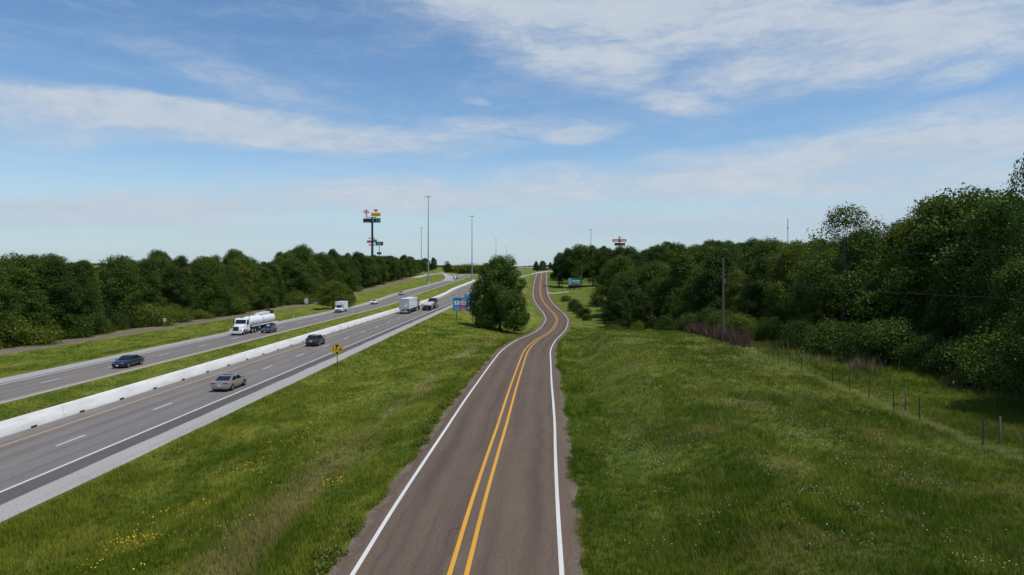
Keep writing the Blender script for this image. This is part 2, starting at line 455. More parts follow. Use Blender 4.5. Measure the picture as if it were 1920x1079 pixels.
rows = np.concatenate([np.arange(-60, 12, 6), np.arange(12, 180, 1.0), np.arange(180, 330, 2.5), np.arange(330, 860, 6), np.geomspace(862, 7000, 46)])
KX, _ = knots(rows)
cuts = [6, 8, 12, 14, 5, 3, 8, 7, 6, 8, 5, 5, 10, 12, 14, 3, 5, 5, 10, 10, 10, 14, 22, 18, 12, 8]
cols = []
for k in range(KX.shape[1] - 1):
    n = cuts[k]
    for j in range(n):
        cols.append(KX[:, k] + (KX[:, k + 1] - KX[:, k]) * j / n)
cols.append(KX[:, -1])
GX = np.stack(cols, 1); GY = np.repeat(rows[:, None], GX.shape[1], 1)
GZ = TZ(GX, GY)
nr, nc = GX.shape
idx = np.arange(nr * nc).reshape(nr, nc)
fc = np.stack([idx[:-1, :-1], idx[:-1, 1:], idx[1:, 1:], idx[1:, :-1]], -1).reshape(-1, 4)
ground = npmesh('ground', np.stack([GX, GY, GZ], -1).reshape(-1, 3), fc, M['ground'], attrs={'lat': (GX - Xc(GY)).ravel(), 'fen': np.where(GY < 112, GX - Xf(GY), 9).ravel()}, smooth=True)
tag(ground, 'green grassy ground rolling between the roads and woods', 'ground', kind='structure')

# ------------------------------------------------------------------ pavement sheets
def strip(name, m, ys, xa, xb, z, lift, parent=None, ncross=6, ua=0.0, ub=1.0, jit=0.0, seed=0):
    """sheet between plan lines xa(Y) and xb(Y) at height z(Y)+lift"""
    ys = np.asarray(ys, float)
    A = xa(ys); B = xb(ys)
    if jit:
        A = A + jit * (vnoise(ys / 1.7, ys * 0, seed) + vnoise(ys / .6, ys * 0, seed + 1) * .7)
        B = B + jit * (vnoise(ys / 1.7, ys * 0, seed + 2) + vnoise(ys / .6, ys * 0, seed + 3) * .7)
    t = np.linspace(0, 1, ncross + 1)
    X = A[:, None] * (1 - t) + B[:, None] * t
    Yg = np.repeat(ys[:, None], ncross + 1, 1)
    far = np.maximum(0, ys - 820) * .0055
    Z = np.repeat((z(ys) + far + lift)[:, None], ncross + 1, 1)
    U = np.repeat((ua * (1 - t) + ub * t)[None], len(ys), 0)
    n0, n1 = X.shape
    ix = np.arange(n0 * n1).reshape(n0, n1)
    f = np.stack([ix[:-1, :-1], ix[:-1, 1:], ix[1:, 1:], ix[1:, :-1]], -1).reshape(-1, 4)
    return npmesh(name, np.stack([X, Yg, Z], -1).reshape(-1, 3), f, m, parent, uvs=np.stack([U, Yg], -1).reshape(-1, 2), smooth=True)

M['asphalt_brown'] = asphalt('brown_chip_seal', (.134, .098, .074), (.074, .055, .045), (.158, .117, .090),
                             [(-2.55, .6, .6), (-.95, .55, .5), (.95, .5, .45), (2.5, .55, .55)], edge=(3.95, 4.5, (.115, .095, .070), (.24, .20, .165)))
M['asphalt_grey'] = asphalt('grey_highway_asphalt', (.190, .174, .160), (.100, .094, .090), (.228, .210, .193),
                            [(-1.0, .5, .5), (-2.75, .5, .5), (1.0, .5, .5), (2.75, .5, .5)])
M['asphalt_dark'] = asphalt('dark_shoulder_strip', (.108, .099, .094), (.070, .065, .062), (.13, .121, .115), [])
M['asphalt_pale'] = asphalt('pale_shoulder', (.345, .335, .315), (.25, .24, .225), (.41, .40, .375), [])
M['service_brown'] = asphalt('worn_service_road', (.170, .138, .105), (.105, .084, .066), (.235, .195, .145), [(-1.1, .6, .7), (1.1, .6, .6)], edge=(1.9, 2.6, (.16, .15, .09), (.34, .30, .22)))
M['line_white'] = worn_paint('white_road_paint', (.66, .65, .61), 1.0)
M['line_yellow'] = worn_paint('yellow_road_paint', (.66, .33, .022), .6)
M['line_amber'] = worn_paint('faded_amber_road_paint', (.50, .33, .13), .5)

yr = np.concatenate([np.arange(-60, 10, 5), np.arange(10, 140, .5), np.arange(140, 330, 2), np.arange(330, 716, 5)])
road = strip('service_road', M['asphalt_brown'], yr, lambda y: Xc(y) - 4.35, lambda y: Xc(y) + 4.35, zF, .03, ua=-4.35, ub=4.35, ncross=8, jit=.26, seed=20)
tag(road, 'brown two lane service road with double yellow centre line', 'road', kind='structure')
def line_on(name, m, off, w, z, lift, ys, base, parent):
    return strip(name, m, ys, lambda y: base(y) + off - w / 2, lambda y: base(y) + off + w / 2, z, lift, parent, 1, off - w / 2, off + w / 2)
yl = yr[yr < 640]
for off, nm, mm in ((-3.5, 'edge_line', M['line_white']), (3.5, 'edge_line', M['line_white']), (-.26, 'centre_line', M['line_yellow']), (.31, 'centre_line', M['line_yellow'])):
    line_on(nm, mm, off, .165, zF, .038, yl, Xc, road)

yh = np.concatenate([np.arange(-60, 20, 8), np.arange(20, 330, 3), np.arange(330, 860, 6), np.geomspace(862, 2000, 12)])
def HX(L): return lambda y: XH(L, y)
hw1 = strip('highway', M['asphalt_grey'], yh, HX(37.35), HX(28.15), zR_, .03, ua=-5.2, ub=4.0, ncross=6)
tag(hw1, 'grey two lane highway carriageway nearest the grass bank', 'highway', kind='structure')
sd = strip('shoulder', M['asphalt_dark'], yh, HX(28.15), HX(26.75), zR_, .03, ua=0, ub=1.4, ncross=2)
tag(sd, 'dark asphalt shoulder strip beside the near carriageway', 'shoulder', kind='structure')
sp = strip('shoulder', M['asphalt_pale'], yh, HX(26.75), HX(24.85), zR_, .034, ua=2, ub=3.9, ncross=2, jit=.12, seed=61)
tag(sp, 'pale grey outer shoulder along the grass bank', 'shoulder', kind='structure')
hw2 = strip('highway', M['asphalt_grey'], yh, HX(58.0), HX(49.7), zL_, .03, ua=-4.3, ub=4.0, ncross=6)
tag(hw2, 'grey two lane highway carriageway on the far side of the grass median', 'highway', kind='structure')
sw = strip('shoulder', M['asphalt_pale'], yh, HX(60.4), HX(58.0), zL_, .034, ua=4, ub=6.4, ncross=2)
tag(sw, 'pale outer shoulder of the far carriageway', 'shoulder', kind='structure')
si = strip('shoulder', M['asphalt_pale'], yh, HX(49.7), HX(49.0), zL_, .034, ua=7, ub=7.7, ncross=2)
tag(si, 'narrow pale inner shoulder of the far carriageway beside the median', 'shoulder', kind='structure')
base0 = lambda y: SH * np.asarray(y)
for par, z, L, nm, mm in ((hw1, zR_, 28.3, 'edge_line', M['line_white']), (hw1, zR_, 35.65, 'edge_line', M['line_amber']),
                          (hw2, zL_, 57.3, 'edge_line', M['line_white']), (hw2, zL_, 50.0, 'edge_line', M['line_amber'])):
    line_on(nm, mm, -L, .17, z, .038, yh, base0, par)
for par, z, L, s0 in ((hw1, zR_, 31.95, 46.7), (hw2, zL_, 53.65, 52.0)):
    V, Fc, UV = [], [], []
    k = -4
    for k in range(-4, 40):
        y0 = s0 + 12.0 * k
        for a, b_ in ((y0, y0 + 3.05),):
            i0 = len(V)
            for y, L_ in ((a, L + .075), (a, L - .075), (b_, L - .075), (b_, L + .075)):
                V.append((XH(L_, y), y, float(z(y)) + .038)); UV.append((L_, y))
            Fc.append((i0, i0 + 1, i0 + 2, i0 + 3))
    npmesh('lane_dashes', V, Fc, M['line_white'], par, uvs=UV)

ys2 = np.concatenate([np.arange(-60, 20, 8), np.arange(20, 200, 1.0), np.arange(200, 330, 3), np.arange(330, 640, 6)])
sv = strip('service_road', M['service_brown'], ys2, HX(82.7), HX(77.3), zS_, .03, ua=-2.7, ub=2.7, ncross=6, jit=.5, seed=40)
tag(sv, 'narrow brown service road along the foot of the left wood', 'road', kind='structure')

def draped(name, m, pts, w, lift, label, cat, parent=None):
    """road following plan points, laid on the terrain"""
    pts = [Vector((p[0], p[1], 0)) for p in pts]
    seg = []
    for i in range(len(pts) - 1):
        p0 = pts[max(i - 1, 0)]; p1 = pts[i]; p2 = pts[i + 1]; p3 = pts[min(i + 2, len(pts) - 1)]
        for j in range(12):
            t = j / 12
            seg.append(.5 * ((2 * p1) + (p2 - p0) * t + (2 * p0 - 5 * p1 + 4 * p2 - p3) * t * t + (3 * p1 - p0 - 3 * p2 + p3) * t ** 3))
    seg.append(pts[-1])
    V, UV, Fc = [], [], []
    s = 0
    for i, p in enumerate(seg):
        d = (seg[min(i + 1, len(seg) - 1)] - seg[max(i - 1, 0)]).normalized(); nrm = Vector((d.y, -d.x, 0))
        if i: s += (p - seg[i - 1]).length
        for t in np.linspace(-1, 1, 5):
            q = p + nrm * (w / 2 * t); V.append([q.x, q.y, 0]); UV.append((t * w / 2, s))
    V = np.array(V); V[:, 2] = TZ(V[:, 0], V[:, 1]) + lift
    for i in range(len(seg) - 1):
        for k in range(4):
            a = i * 5 + k; Fc.append((a, a + 1, a + 6, a + 5))
    o = npmesh(name, V, Fc, m, parent, uvs=np.array(UV), smooth=True)
    if not parent: tag(o, label, cat, kind='structure')
    return o
M['ramp_pale'] = asphalt('pale_concrete_ramp', (.37, .355, .33), (.29, .28, .26), (.44, .425, .40), [])
draped('slip_road', M['ramp_pale'], [(XH(26, 430), 430), (-6, 470), (6, 505), (15.5, 530), (23, 552), (31, 575), (38, 600), (60, 690)], 6.5, .07, 'pale slip road joining the service road at the hilltop', 'road')
draped('slip_road', M['ramp_pale'], [(XH(56, 470), 470), (XH(60.5, 520), 520), (XH(66, 560), 560), (XH(76, 588), 588), (XH(95, 606), 606), (XH(150, 615), 615)], 7.5, .07, 'pale slip road curving off the far carriageway on the hilltop', 'road')
draped('slip_road', M['ramp_pale'], [(XH(80, 480), 480), (XH(79, 530), 530), (XH(77, 570), 570), (XH(72, 600), 600), (XH(60, 640), 640)], 6.5, .075, 'pale upper end of the left service road near the tall lamp mast', 'road')
xd = float(Xc(330))
draped('driveway', M['ramp_pale'], [(xd + 3.5, 333), (xd + 8, 334), (xd + 14, 336)], 4.0, .06, 'short pale driveway off the right side of the brown road', 'driveway')
# ------------------------------------------------------------------ camera
cam = bpy.data.cameras.new('camera'); co = link(bpy.data.objects.new('camera', cam))
cam.sensor_width = 36.0; cam.lens = 36.0 * F / 1920.0
cam.shift_y = -(539.5 - YH) / 1920.0
cam.clip_start = .5; cam.clip_end = 20000
co.location = (0, 0, H); co.rotation_euler = (R(90), 0, 0)
SC.camera = co

# ------------------------------------------------------------------ daylight
SUN_EL, SUN_AZ = R(66), R(118)                 # azimuth clockwise from +Y (ahead), towards +X (right)
sun = bpy.data.lights.new('sun', 'SUN'); so = link(bpy.data.objects.new('sun', sun))
sun.energy = 3.4; sun.angle = R(2.0); sun.color = (1.0, .935, .83)
sd_ = Vector((math.sin(SUN_AZ) * math.cos(SUN_EL), math.cos(SUN_AZ) * math.cos(SUN_EL), math.sin(SUN_EL)))
so.rotation_euler = sd_.to_track_quat('Z', 'Y').to_euler()
so.location = sd_ * 200

w = bpy.data.worlds.new('World'); SC.world = w; w.use_nodes = True
nt = w.node_tree; nt.nodes.clear()
out = N(nt, 'ShaderNodeOutputWorld')
sky = N(nt, 'ShaderNodeTexSky', sky_type='NISHITA', sun_disc=False, sun_elevation=SUN_EL, sun_rotation=SUN_AZ,
        air_density=1.0, dust_density=.35, ozone_density=2.2, altitude=150)
bg = N(nt, 'ShaderNodeBackground'); bg.inputs[1].default_value = .105
hs = N(nt, 'ShaderNodeHueSaturation', ins={'Saturation': 1.16, 'Value': 1.24})
nt.links.new(sky.outputs[0], hs.inputs['Color'])
nt.links.new(hs.outputs[0], bg.inputs[0])
cl = N(nt, 'ShaderNodeBackground')
cl.inputs[1].default_value = 1.0
# thin high cloud, laid out by compass direction and height in the sky
gen = N(nt, 'ShaderNodeTexCoord').outputs['Generated']
nrm = N(nt, 'ShaderNodeVectorMath', operation='NORMALIZE'); nt.links.new(gen, nrm.inputs[0])
sx = N(nt, 'ShaderNodeSeparateXYZ'); nt.links.new(nrm.outputs[0], sx.inputs[0])
az = math_(nt, 'ARCTAN2', sx.outputs[0], sx.outputs[1])
el = math_(nt, 'ARCSINE', sx.outputs[2])
cmb = N(nt, 'ShaderNodeCombineXYZ'); nt.links.new(az, cmb.inputs[0]); nt.links.new(el, cmb.inputs[1])
ae = cmb.outputs[0]
def warp(vec, scale, amt, sc=(1, 1, 1)):
    n = N(nt, 'ShaderNodeTexNoise', ins={'Scale': scale, 'Detail': 4.0, 'Roughness': .55})
    nt.links.new(scaled(nt, vec, sc), n.inputs['Vector'])
    s = N(nt, 'ShaderNodeVectorMath', operation='MULTIPLY_ADD')
    nt.links.new(n.outputs['Color'], s.inputs[0]); s.inputs[1].default_value = (amt[0], amt[1], 0)
    o2 = N(nt, 'ShaderNodeVectorMath', operation='SUBTRACT'); o2.inputs[1].default_value = (amt[0] / 2, amt[1] / 2, 0)
    nt.links.new(vec, s.inputs[2]); nt.links.new(s.outputs[0], o2.inputs[0])
    return o2.outputs[0]
aw = warp(ae, 2.2, (.15, .040), (1, 3, 1))
aw2 = warp(aw, 8, (.075, .034), (1, 3.0, 1))
def ae_of(px, py):
    u = (px - 960) / F; v = (YH - py) / F
    a = math.atan(u); return a, math.atan(v * math.cos(a))
#      px    py    half-w half-h tilt(deg, + = right end lower) amount  inner core
BL = [(1150, 10, 700, 105, 5, 1.05), (1040, 85, 290, 80, 18, .9), (1640, 75, 480, 85, -6, .95), (1850, 110, 200, 45, -14, .6),
      (430, 240, 620, 44, 2, 1.05), (60, 225, 170, 48, 6, .75), (960, 236, 240, 30, -2, .7), (1085, 248, 120, 28, -6, .85), (1275, 188, 135, 30, 3, .85), (890, 183, 50, 12, 4, .5),
      (1620, 300, 600, 60, -2, .95), (1440, 345, 720, 40, 2, .9), (1800, 215, 300, 34, -4, .6), (1700, 410, 700, 60, 0, .8),
      (260, 390, 560, 40, -3, .95), (820, 368, 620, 48, -2, .9), (1250, 420, 620, 46, 0, .75), (500, 430, 800, 34, 0, .5),
      (480, 170, 420, 50, 16, .42), (150, 300, 330, 30, 3, .30), (250, 80, 240, 30, 12, .16), (700, 300, 380, 22, 4, .30), (720, 40, 260, 30, 12, .35)]
tot = None
for (px, py, hw_, hh_, tilt, amt) in BL:
    a0, e0 = ae_of(px, py)
    mp = N(nt, 'ShaderNodeMapping', vector_type='TEXTURE')
    mp.inputs['Location'].default_value = (a0, e0, 0)
    mp.inputs['Rotation'].default_value = (0, 0, R(-tilt))
    mp.inputs['Scale'].default_value = (hw_ / F * 1.15, hh_ / F * 1.25, 1)
    nt.links.new(aw2, mp.inputs[0])
    ln = N(nt, 'ShaderNodeVectorMath', operation='LENGTH'); nt.links.new(mp.outputs[0], ln.inputs[0])
    v = ramp(nt, ln.outputs['Value'], .10, 1.12, amt, 0)
    tot = v if tot is None else math_(nt, 'MAXIMUM', tot, v)
wisp = noise(nt, scaled(nt, aw2, (2.2, 11, 1), (0, 0, R(4))), 2.4, 8, .66)
wisp2 = noise(nt, scaled(nt, aw2, (9, 20, 1), (0, 0, R(-28))), 3.0, 8, .7)
tex = math_(nt, 'ADD', math_(nt, 'MULTIPLY', wisp, .7), math_(nt, 'MULTIPLY', wisp2, .3))
texn = ramp(nt, tex, .33, .68)
dens = math_(nt, 'MULTIPLY', tot, math_(nt, 'ADD', math_(nt, 'MULTIPLY', texn, .78), .68))
dens = ramp(nt, dens, .10, 1.05)
# faint veil elsewhere and a milky band above the horizon
veil = math_(nt, 'MULTIPLY', ramp(nt, tex, .42, .70), .22)
low = ramp(nt, el, .0, .17, .74, 0.0)
dens = math_(nt, 'MAXIMUM', dens, veil)
dens = math_(nt, 'MULTIPLY', dens, .93)
lowf = ramp(nt, el, .0, .12, 1, 0)
cc = mixc(nt, lowf, (.585, .645, .715), (.49, .595, .70))
cc = mixc(nt, ramp(nt, tex, .40, .66), mixc(nt, 1.0, cc, (.86, .90, .95), 'MULTIPLY'), cc)
nt.links.new(cc, cl.inputs[0])
mx = N(nt, 'ShaderNodeMixShader')
nt.links.new(dens, mx.inputs[0]); lowbg = N(nt, 'ShaderNodeBackground'); lowbg.inputs[0].default_value = (.385, .545, .68, 1); lmx = N(nt, 'ShaderNodeMixShader')
nt.links.new(low, lmx.inputs[0]); nt.links.new(bg.outputs[0], lmx.inputs[1]); nt.links.new(lowbg.outputs[0], lmx.inputs[2])
nt.links.new(lmx.outputs[0], mx.inputs[1]); nt.links.new(cl.outputs[0], mx.inputs[2])
nt.links.new(mx.outputs[0], out.inputs['Surface'])

SC.view_settings.view_transform = 'Standard'; SC.view_settings.look = 'None'
SC.view_settings.exposure = 0.0; SC.view_settings.gamma = 1.0
cy = SC.cycles
cy.max_bounces = 6; cy.diffuse_bounces = 3; cy.glossy_bounces = 2; cy.transmission_bounces = 4; cy.transparent_max_bounces = 6; cy.volume_bounces = 0
cy.use_adaptive_sampling = True; cy.adaptive_threshold = .02
cy.caustics_reflective = False; cy.caustics_refractive = False
try: cy.use_denoising = True
except Exception: pass
# ------------------------------------------------------------------ trees
M['leaf_dark'] = foliage('dark_leaves', (.022, .046, .010), (.034, .064, .012), (.040, .068, .011))
M['leaf_mid'] = foliage('green_leaves', (.034, .070, .012), (.048, .084, .013), (.056, .092, .015))
M['leaf_fresh'] = foliage('fresh_green_leaves', (.042, .080, .014), (.046, .086, .014), (.060, .104, .016))
M['leaf_lime'] = foliage('yellow_green_leaves', (.062, .098, .014), (.078, .112, .016), (.088, .112, .020))
M['leaf_cedar'] = foliage('cedar_leaves', (.016, .034, .012), (.022, .040, .014), (.028, .044, .014))

def leaves(name, lobes, n, size, seed, gap=.42, up=.35, m=None, clump=.30, zmin=.12):
    """crown: leaf-sized quads through and over a set of lobes (cx,cy,cz,rx,ry,rz)"""
    g = np.random.default_rng(seed)
    L = np.array(lobes, float)
    wgt = (L[:, 3] * L[:, 4] * L[:, 5]) ** (2 / 3); wgt /= wgt.sum()
    # clumps (twigs) first, then leaves round them
    nc = n // 7
    k = g.choice(len(L), nc, p=wgt)
    d = g.normal(size=(nc, 3)); d /= np.linalg.norm(d, axis=1)[:, None]
    rr = .45 + .60 * g.random(nc) ** .55
    # ragged surface and holes
    hole = vnoise(d[:, 0] * 2.6 + k * 7.1, d[:, 1] * 2.6 + d[:, 2] * 2.1 + k * 3.3, seed) + .5
    rr *= .84 + .34 * hole
    keep = (hole > gap * .75) | (g.random(nc) < .25)
    k, d, rr = k[keep], d[keep], rr[keep]
    c = L[k, :3] + d * L[k, 3:] * rr[:, None]
    d0 = d
    c = np.repeat(c, 7, 0); d = np.repeat(d0, 7, 0); rnd = np.repeat(g.random(len(d0)), 7)
    c = c + g.normal(size=c.shape) * clump * np.array([1., 1., .7])
    c[:, 2] = np.maximum(c[:, 2], zmin)
    nn = d * .75 + g.normal(size=c.shape) * .75 + np.array([0, 0, up])
    nn /= np.linalg.norm(nn, axis=1)[:, None]
    a = np.cross(nn, g.normal(size=c.shape)); a /= np.linalg.norm(a, axis=1)[:, None]
    b = np.cross(nn, a)
    s = size * (.65 + .7 * g.random(len(c)))[:, None]
    V = np.stack([c + a * s, c + b * s * .62 + nn * s * .12, c - a * s * .9, c - b * s * .62 + nn * s * .12], 1).reshape(-1, 3)
    Fc = np.arange(len(V)).reshape(-1, 4)
    rn = np.repeat(np.clip(rnd * .7 + g.random(len(c)) * .3, 0, 1), 4)
    o = npmesh(name, V, Fc, m or M['leaf_mid'], attrs={'rnd': rn})
    me = o.data; bpy.data.objects.remove(o)
    return me

def trunk_mesh(H_, r, lobes, seed, fork=.3, n=9, m=None):
    g = random.Random(seed)
    bm = bmesh.new()
    top = H_ * .74; pts, rad = [], []
    for i in range(7):
        t = i / 6
        pts.append((g.uniform(-.12, .12) * t * 2, g.uniform(-.12, .12) * t * 2, -.3 + (top + .3) * t)); rad.append(r * (1.25 if i == 0 else 1) * (1 - .8 * t) + .02)
    tube(bm, pts, rad, 8)
    for L in sorted(lobes, key=lambda q: -q[3] * q[4])[:n]:
        t = min(.85, max(.14, fork + .5 * L[2] / H_ * g.uniform(.3, .9)))
        z0 = max(.6, min(t * top, L[2] - .2 * H_ * .3))
        f = z0 / top
        i = min(5, int(f * 6)); p0 = Vector(pts[i]).lerp(Vector(pts[i + 1]), min(1, f * 6 - i)); p1 = Vector(L[:3])
        q = [p0.lerp(p1, s) + Vector((0, 0, math.sin(s * math.pi) * .12 * (p1 - p0).length)) + Vector((g.uniform(-.2, .2), g.uniform(-.2, .2), g.uniform(-.1, .1))) * s for s in (0, .3, .6, 1.0)]
        r0 = r * .42
        tube(bm, q, [r0, r0 * .7, r0 * .45, r0 * .15], 5)
    me = bpy.data.meshes.new('trunk'); bmesh.ops.recalc_face_normals(bm, faces=bm.faces[:]); bm.to_mesh(me); bm.free()
    me.materials.append(m or M['bark'])
    return me

def crown_lobes(H_, base, rad, seed, n=18, top_narrow=.55, spread=1.0, core=True, q0=.26, q1=.44):
    g = random.Random(seed); out = []
    mid = (base + H_) / 2; hh = (H_ - base) / 2
    if core: out.append((0, 0, mid, rad * .62, rad * .62, hh * .80))
    for i in range(n):
        a = 2.399963 * i + g.uniform(-.5, .5)
        t = (i + .5) / n
        z = base + (H_ - base) * (.10 + .84 * t)
        s = (z - base) / (H_ - base)
        prof = math.sin(math.pi * min(1, (s * .86 + .14)) ** (.8)) ** .7 * (1 - (1 - top_narrow) * s)
        rr = rad * prof * g.uniform(.55, .95) * spread
        q = rad * g.uniform(q0, q1) * (1.05 - .35 * s)
        out.append((rr * math.cos(a), rr * math.sin(a), min(z, H_ - q * .7), q * g.uniform(.9, 1.3), q * g.uniform(.9, 1.3), q * g.uniform(.7, 1.0)))
    return out

PROTO = {}
def proto(key, H_, base, rad, seed, n, nl, size, r=.26, m=None, top=.6, core=True, gap=.42, spread=1.0, q0=.26, q1=.44):
    lo = crown_lobes(H_, base, rad, seed, n, top, spread, core, q0, q1)
    PROTO[key] = (H_, leaves('crown', lo, nl, size, seed, gap=gap, m=m), trunk_mesh(H_, r, lo, seed))
proto('oak_a', 16, 2.2, 5.6, 11, 35, 51680, .125, .30, M['leaf_mid'], q0=.17, q1=.36, gap=.5, spread=1.06)
proto('oak_b', 17, 1.2, 5.2, 12, 38, 51680, .125, .28, M['leaf_dark'], .5, q0=.17, q1=.36, gap=.5, spread=1.06)
proto('oak_c', 15, .8, 6.2, 13, 41, 54720, .125, .30, M['leaf_mid'], .7, q0=.17, q1=.36, gap=.5, spread=1.06)
proto('oak_d', 18, 3.0, 5.0, 14, 35, 48640, .125, .30, M['leaf_dark'], .65, q0=.17, q1=.36, gap=.5, spread=1.06)
proto('tall', 18, 1.5, 3.6, 15, 35, 39520, .125, .24, M['leaf_mid'], .45, q0=.17, q1=.36, gap=.5, spread=1.06)
proto('lime', 16, 1.5, 4.9, 16, 35, 45600, .125, .27, M['leaf_lime'], .6, q0=.17, q1=.36, gap=.5, spread=1.06)
proto('lacy', 17, 4.0, 5.6, 17, 17, 21280, .125, .30, M['leaf_mid'], .85, core=False, gap=.6, spread=1.15)
proto('cedar', 11, .3, 2.7, 18, 22, 18000, .14, .2, M['leaf_cedar'], .15)
proto('lone', 17.2, .1, 7.4, 21, 50, 78000, .18, .42, M['leaf_fresh'], 1.05, gap=.42, q0=.17, q1=.38, spread=1.08)
proto('bush_a', 3.2, .05, 2.3, 31, 12, 16800, .07, .06, M['leaf_mid'], .8)
proto('bush_b', 2.6, .05, 2.6, 32, 12, 16800, .07, .06, M['leaf_lime'], .85)
proto('bush_c', 4.6, .05, 3.0, 33, 14, 22400, .07, .08, M['leaf_dark'], .7)

WOOD = []
def tree(key, x, y, h, label, group=None, cat='tree', name=None, wid=1.0, rz=None, sink=.15, mat=None, lean=0.0):
    H_, cm, tm = PROTO[key]
    h *= 1.02; s = h / H_
    if cat == 'tree' and not key.startswith(('bush', 'lone')): WOOD.append((x, y))
    kind = 'bush' if key.startswith('bush') else 'tree'
    e = empty(name or kind, (x, y, tz(x, y) - sink), random.uniform(0, 6.28) if rz is None else rz)
    e.rotation_euler[0] = lean
    e.scale = (s * wid, s * wid * random.uniform(.94, 1.06), s)
    tag(e, label, 'bush' if kind == 'bush' else cat, group)
    c = link(bpy.data.objects.new('crown' if kind == 'tree' else 'foliage', cm), e)
    if mat:
        c.material_slots[0].link = 'OBJECT'; c.material_slots[0].material = M[mat]
    link(bpy.data.objects.new('trunk' if kind == 'tree' else 'stem', tm), e)
    return e
def px_of(x, y): return 960 + F * x / y
def tree_px(key, px, d, top, label, **k):
    """tree standing at bearing px and distance d whose top reaches row `top`"""
    x = (px - 960) * d / F
    return tree(key, x, d, (H - (top - YH) * d / F) - tz(x, d), label, **k)

# the lone tree between the roads
tree('lone', (937 - 960) * 166 / F, 166, 17.9, 'big round dark green tree standing alone on the grass between highway and service road', wid=.78, rz=.6)

# ---- left wood
skyL = pchip([-400, 0, 40, 80, 130, 200, 250, 290, 340, 400, 430, 480, 540, 560, 600, 640, 690, 730, 770, 800], [486, 482, 484, 474, 490, 486, 490, 476, 487, 478, 472, 484, 470, 463, 470, 468, 480, 482, 480, 486])
zonesL = [(-9e9, 200, 'left of black sedan'), (200, 300, 'beyond the black sedan'), (300, 425, 'just left of tanker'),
          (425, 530, 'beyond the tanker truck'), (530, 612, 'behind the shield sign'), (612, 680, 'beyond the box van'),
          (680, 735, 'below the sign tower'), (735, 9e9, 'near the lamp masts')]
def zone(px, zs):
    for a, b_, s in zs:
        if a <= px < b_: return s
colour_word = {'oak_a': 'mid green', 'oak_b': 'dark green', 'oak_c': 'broad green', 'oak_d': 'dark green', 'tall': 'narrow green', 'lime': 'yellow-green', 'lacy': 'thin open-crowned', 'cedar': 'low dark conical cedar'}
def edge_label(key, where, front):
    c = colour_word[key]
    kind = c if key == 'cedar' else c + ' broadleaf tree'
    return kind + (' at the front edge of the left wood ' if front else ' in the depth of the left wood ') + where
def put_left(L, y, front, keys, lo, hi):
    x = XH(L, y); px = px_of(x, y)
    if px < -70: return
    key = random.choice(keys)
    z0 = tz(x, y)
    hall = (H - (float(skyL(px)) - YH) * y / F) - z0
    h = min(random.uniform(lo, hi), hall * random.uniform(.80, 1.08)) if key != 'cedar' else random.uniform(5, 8)
    if h < 4: return
    w_ = zone(px, zonesL)
    lab = edge_label(key, w_, front)
    tree(key, x, y, h, lab, group='left wood: ' + lab, wid=random.uniform(.9, 1.25) * (16 / max(h, 12)) ** .35)
y = 92.0
while y < 560:
    put_left(87.5 + random.uniform(-1.2, 2), y, True, ['oak_a', 'oak_b', 'oak_c', 'oak_c', 'oak_b', 'tall', 'oak_b', 'cedar', 'lime'] if y < 330 else ['oak_a', 'oak_b', 'oak_d', 'tall'], 13, 20)
    y += random.uniform(5.5, 8.5) * (1 if y < 220 else 1.5)
y = 88.0
while y < 540:
    put_left(95 + random.uniform(-2, 2), y, False, ['oak_a', 'oak_b', 'oak_c', 'oak_d', 'oak_d', 'lime'], 15, 22)
    y += random.uniform(7, 10) * (1 if y < 220 else 1.5)
y = 95.0
while y < 520:
    put_left(107 + random.uniform(-3, 3), y, False, ['oak_a', 'oak_b', 'oak_d', 'tall', 'lacy', 'oak_b'], 17, 24)
    y += random.uniform(10, 15) * (1 if y < 220 else 1.5)
y = 110.0
while y < 480:
    put_left(124 + random.uniform(-6, 6), y, False, ['oak_a', 'oak_b', 'oak_d', 'oak_d'], 18, 25)
    y += random.uniform(14, 20) * (1 if y < 220 else 1.6)
y = 110.0
while y < 330:
    put_left(146 + random.uniform(-8, 8), y, False, ['oak_a', 'oak_b', 'oak_d', 'lacy'], 20, 27)
    y += random.uniform(9, 14)
tree_px('oak_c', 624, 226, 527, 'light green rounded tree standing out in front of the left wood beside the box van', mat='leaf_lime', wid=1.55)
tree_px('oak_b', 655, 240, 543, 'small shrubby tree just right of the light green rounded tree', wid=1.5, mat='leaf_lime')
for i, (px, d) in enumerate([(10, 112), (40, 113), (75, 116), (120, 121), (165, 125), (215, 131), (262, 137), (330, 153), (372, 165), (440, 188), (470, 200), (515, 222), (560, 250), (690, 345), (722, 395)]):
    x = XH(86.2, d); 
    d2 = d
    px2 = px_of(XH(86.0, d2), d2)
    tree(['bush_a', 'bush_c', 'bush_b'][i % 3], XH(86.0, d2), d2, random.uniform(2, 4.2), ['low green bush', 'dark leafy bush', 'pale yellow-green bush'][i % 3] + ' at the foot of the left wood ' + zone(px2, zonesL), group='bushes along the left wood')

yb_ = 96.0
while yb_ < 330:
    L_ = random.uniform(84.9, 87.0); xb_ = XH(L_, yb_)
    k_ = random.choice(['bush_a', 'bush_c', 'bush_c', 'bush_b'])
    tree(k_, xb_, yb_, random.uniform(2.2, 5.0), {'bush_a': 'low green bush', 'bush_c': 'dark leafy bush', 'bush_b': 'pale yellow-green bush'}[k_] + ' at the foot of the left wood ' + zone(px_of(xb_, yb_), zonesL), group='bushes along the left wood', wid=random.uniform(1.0, 1.5))
    yb_ += random.uniform(3.5, 8)
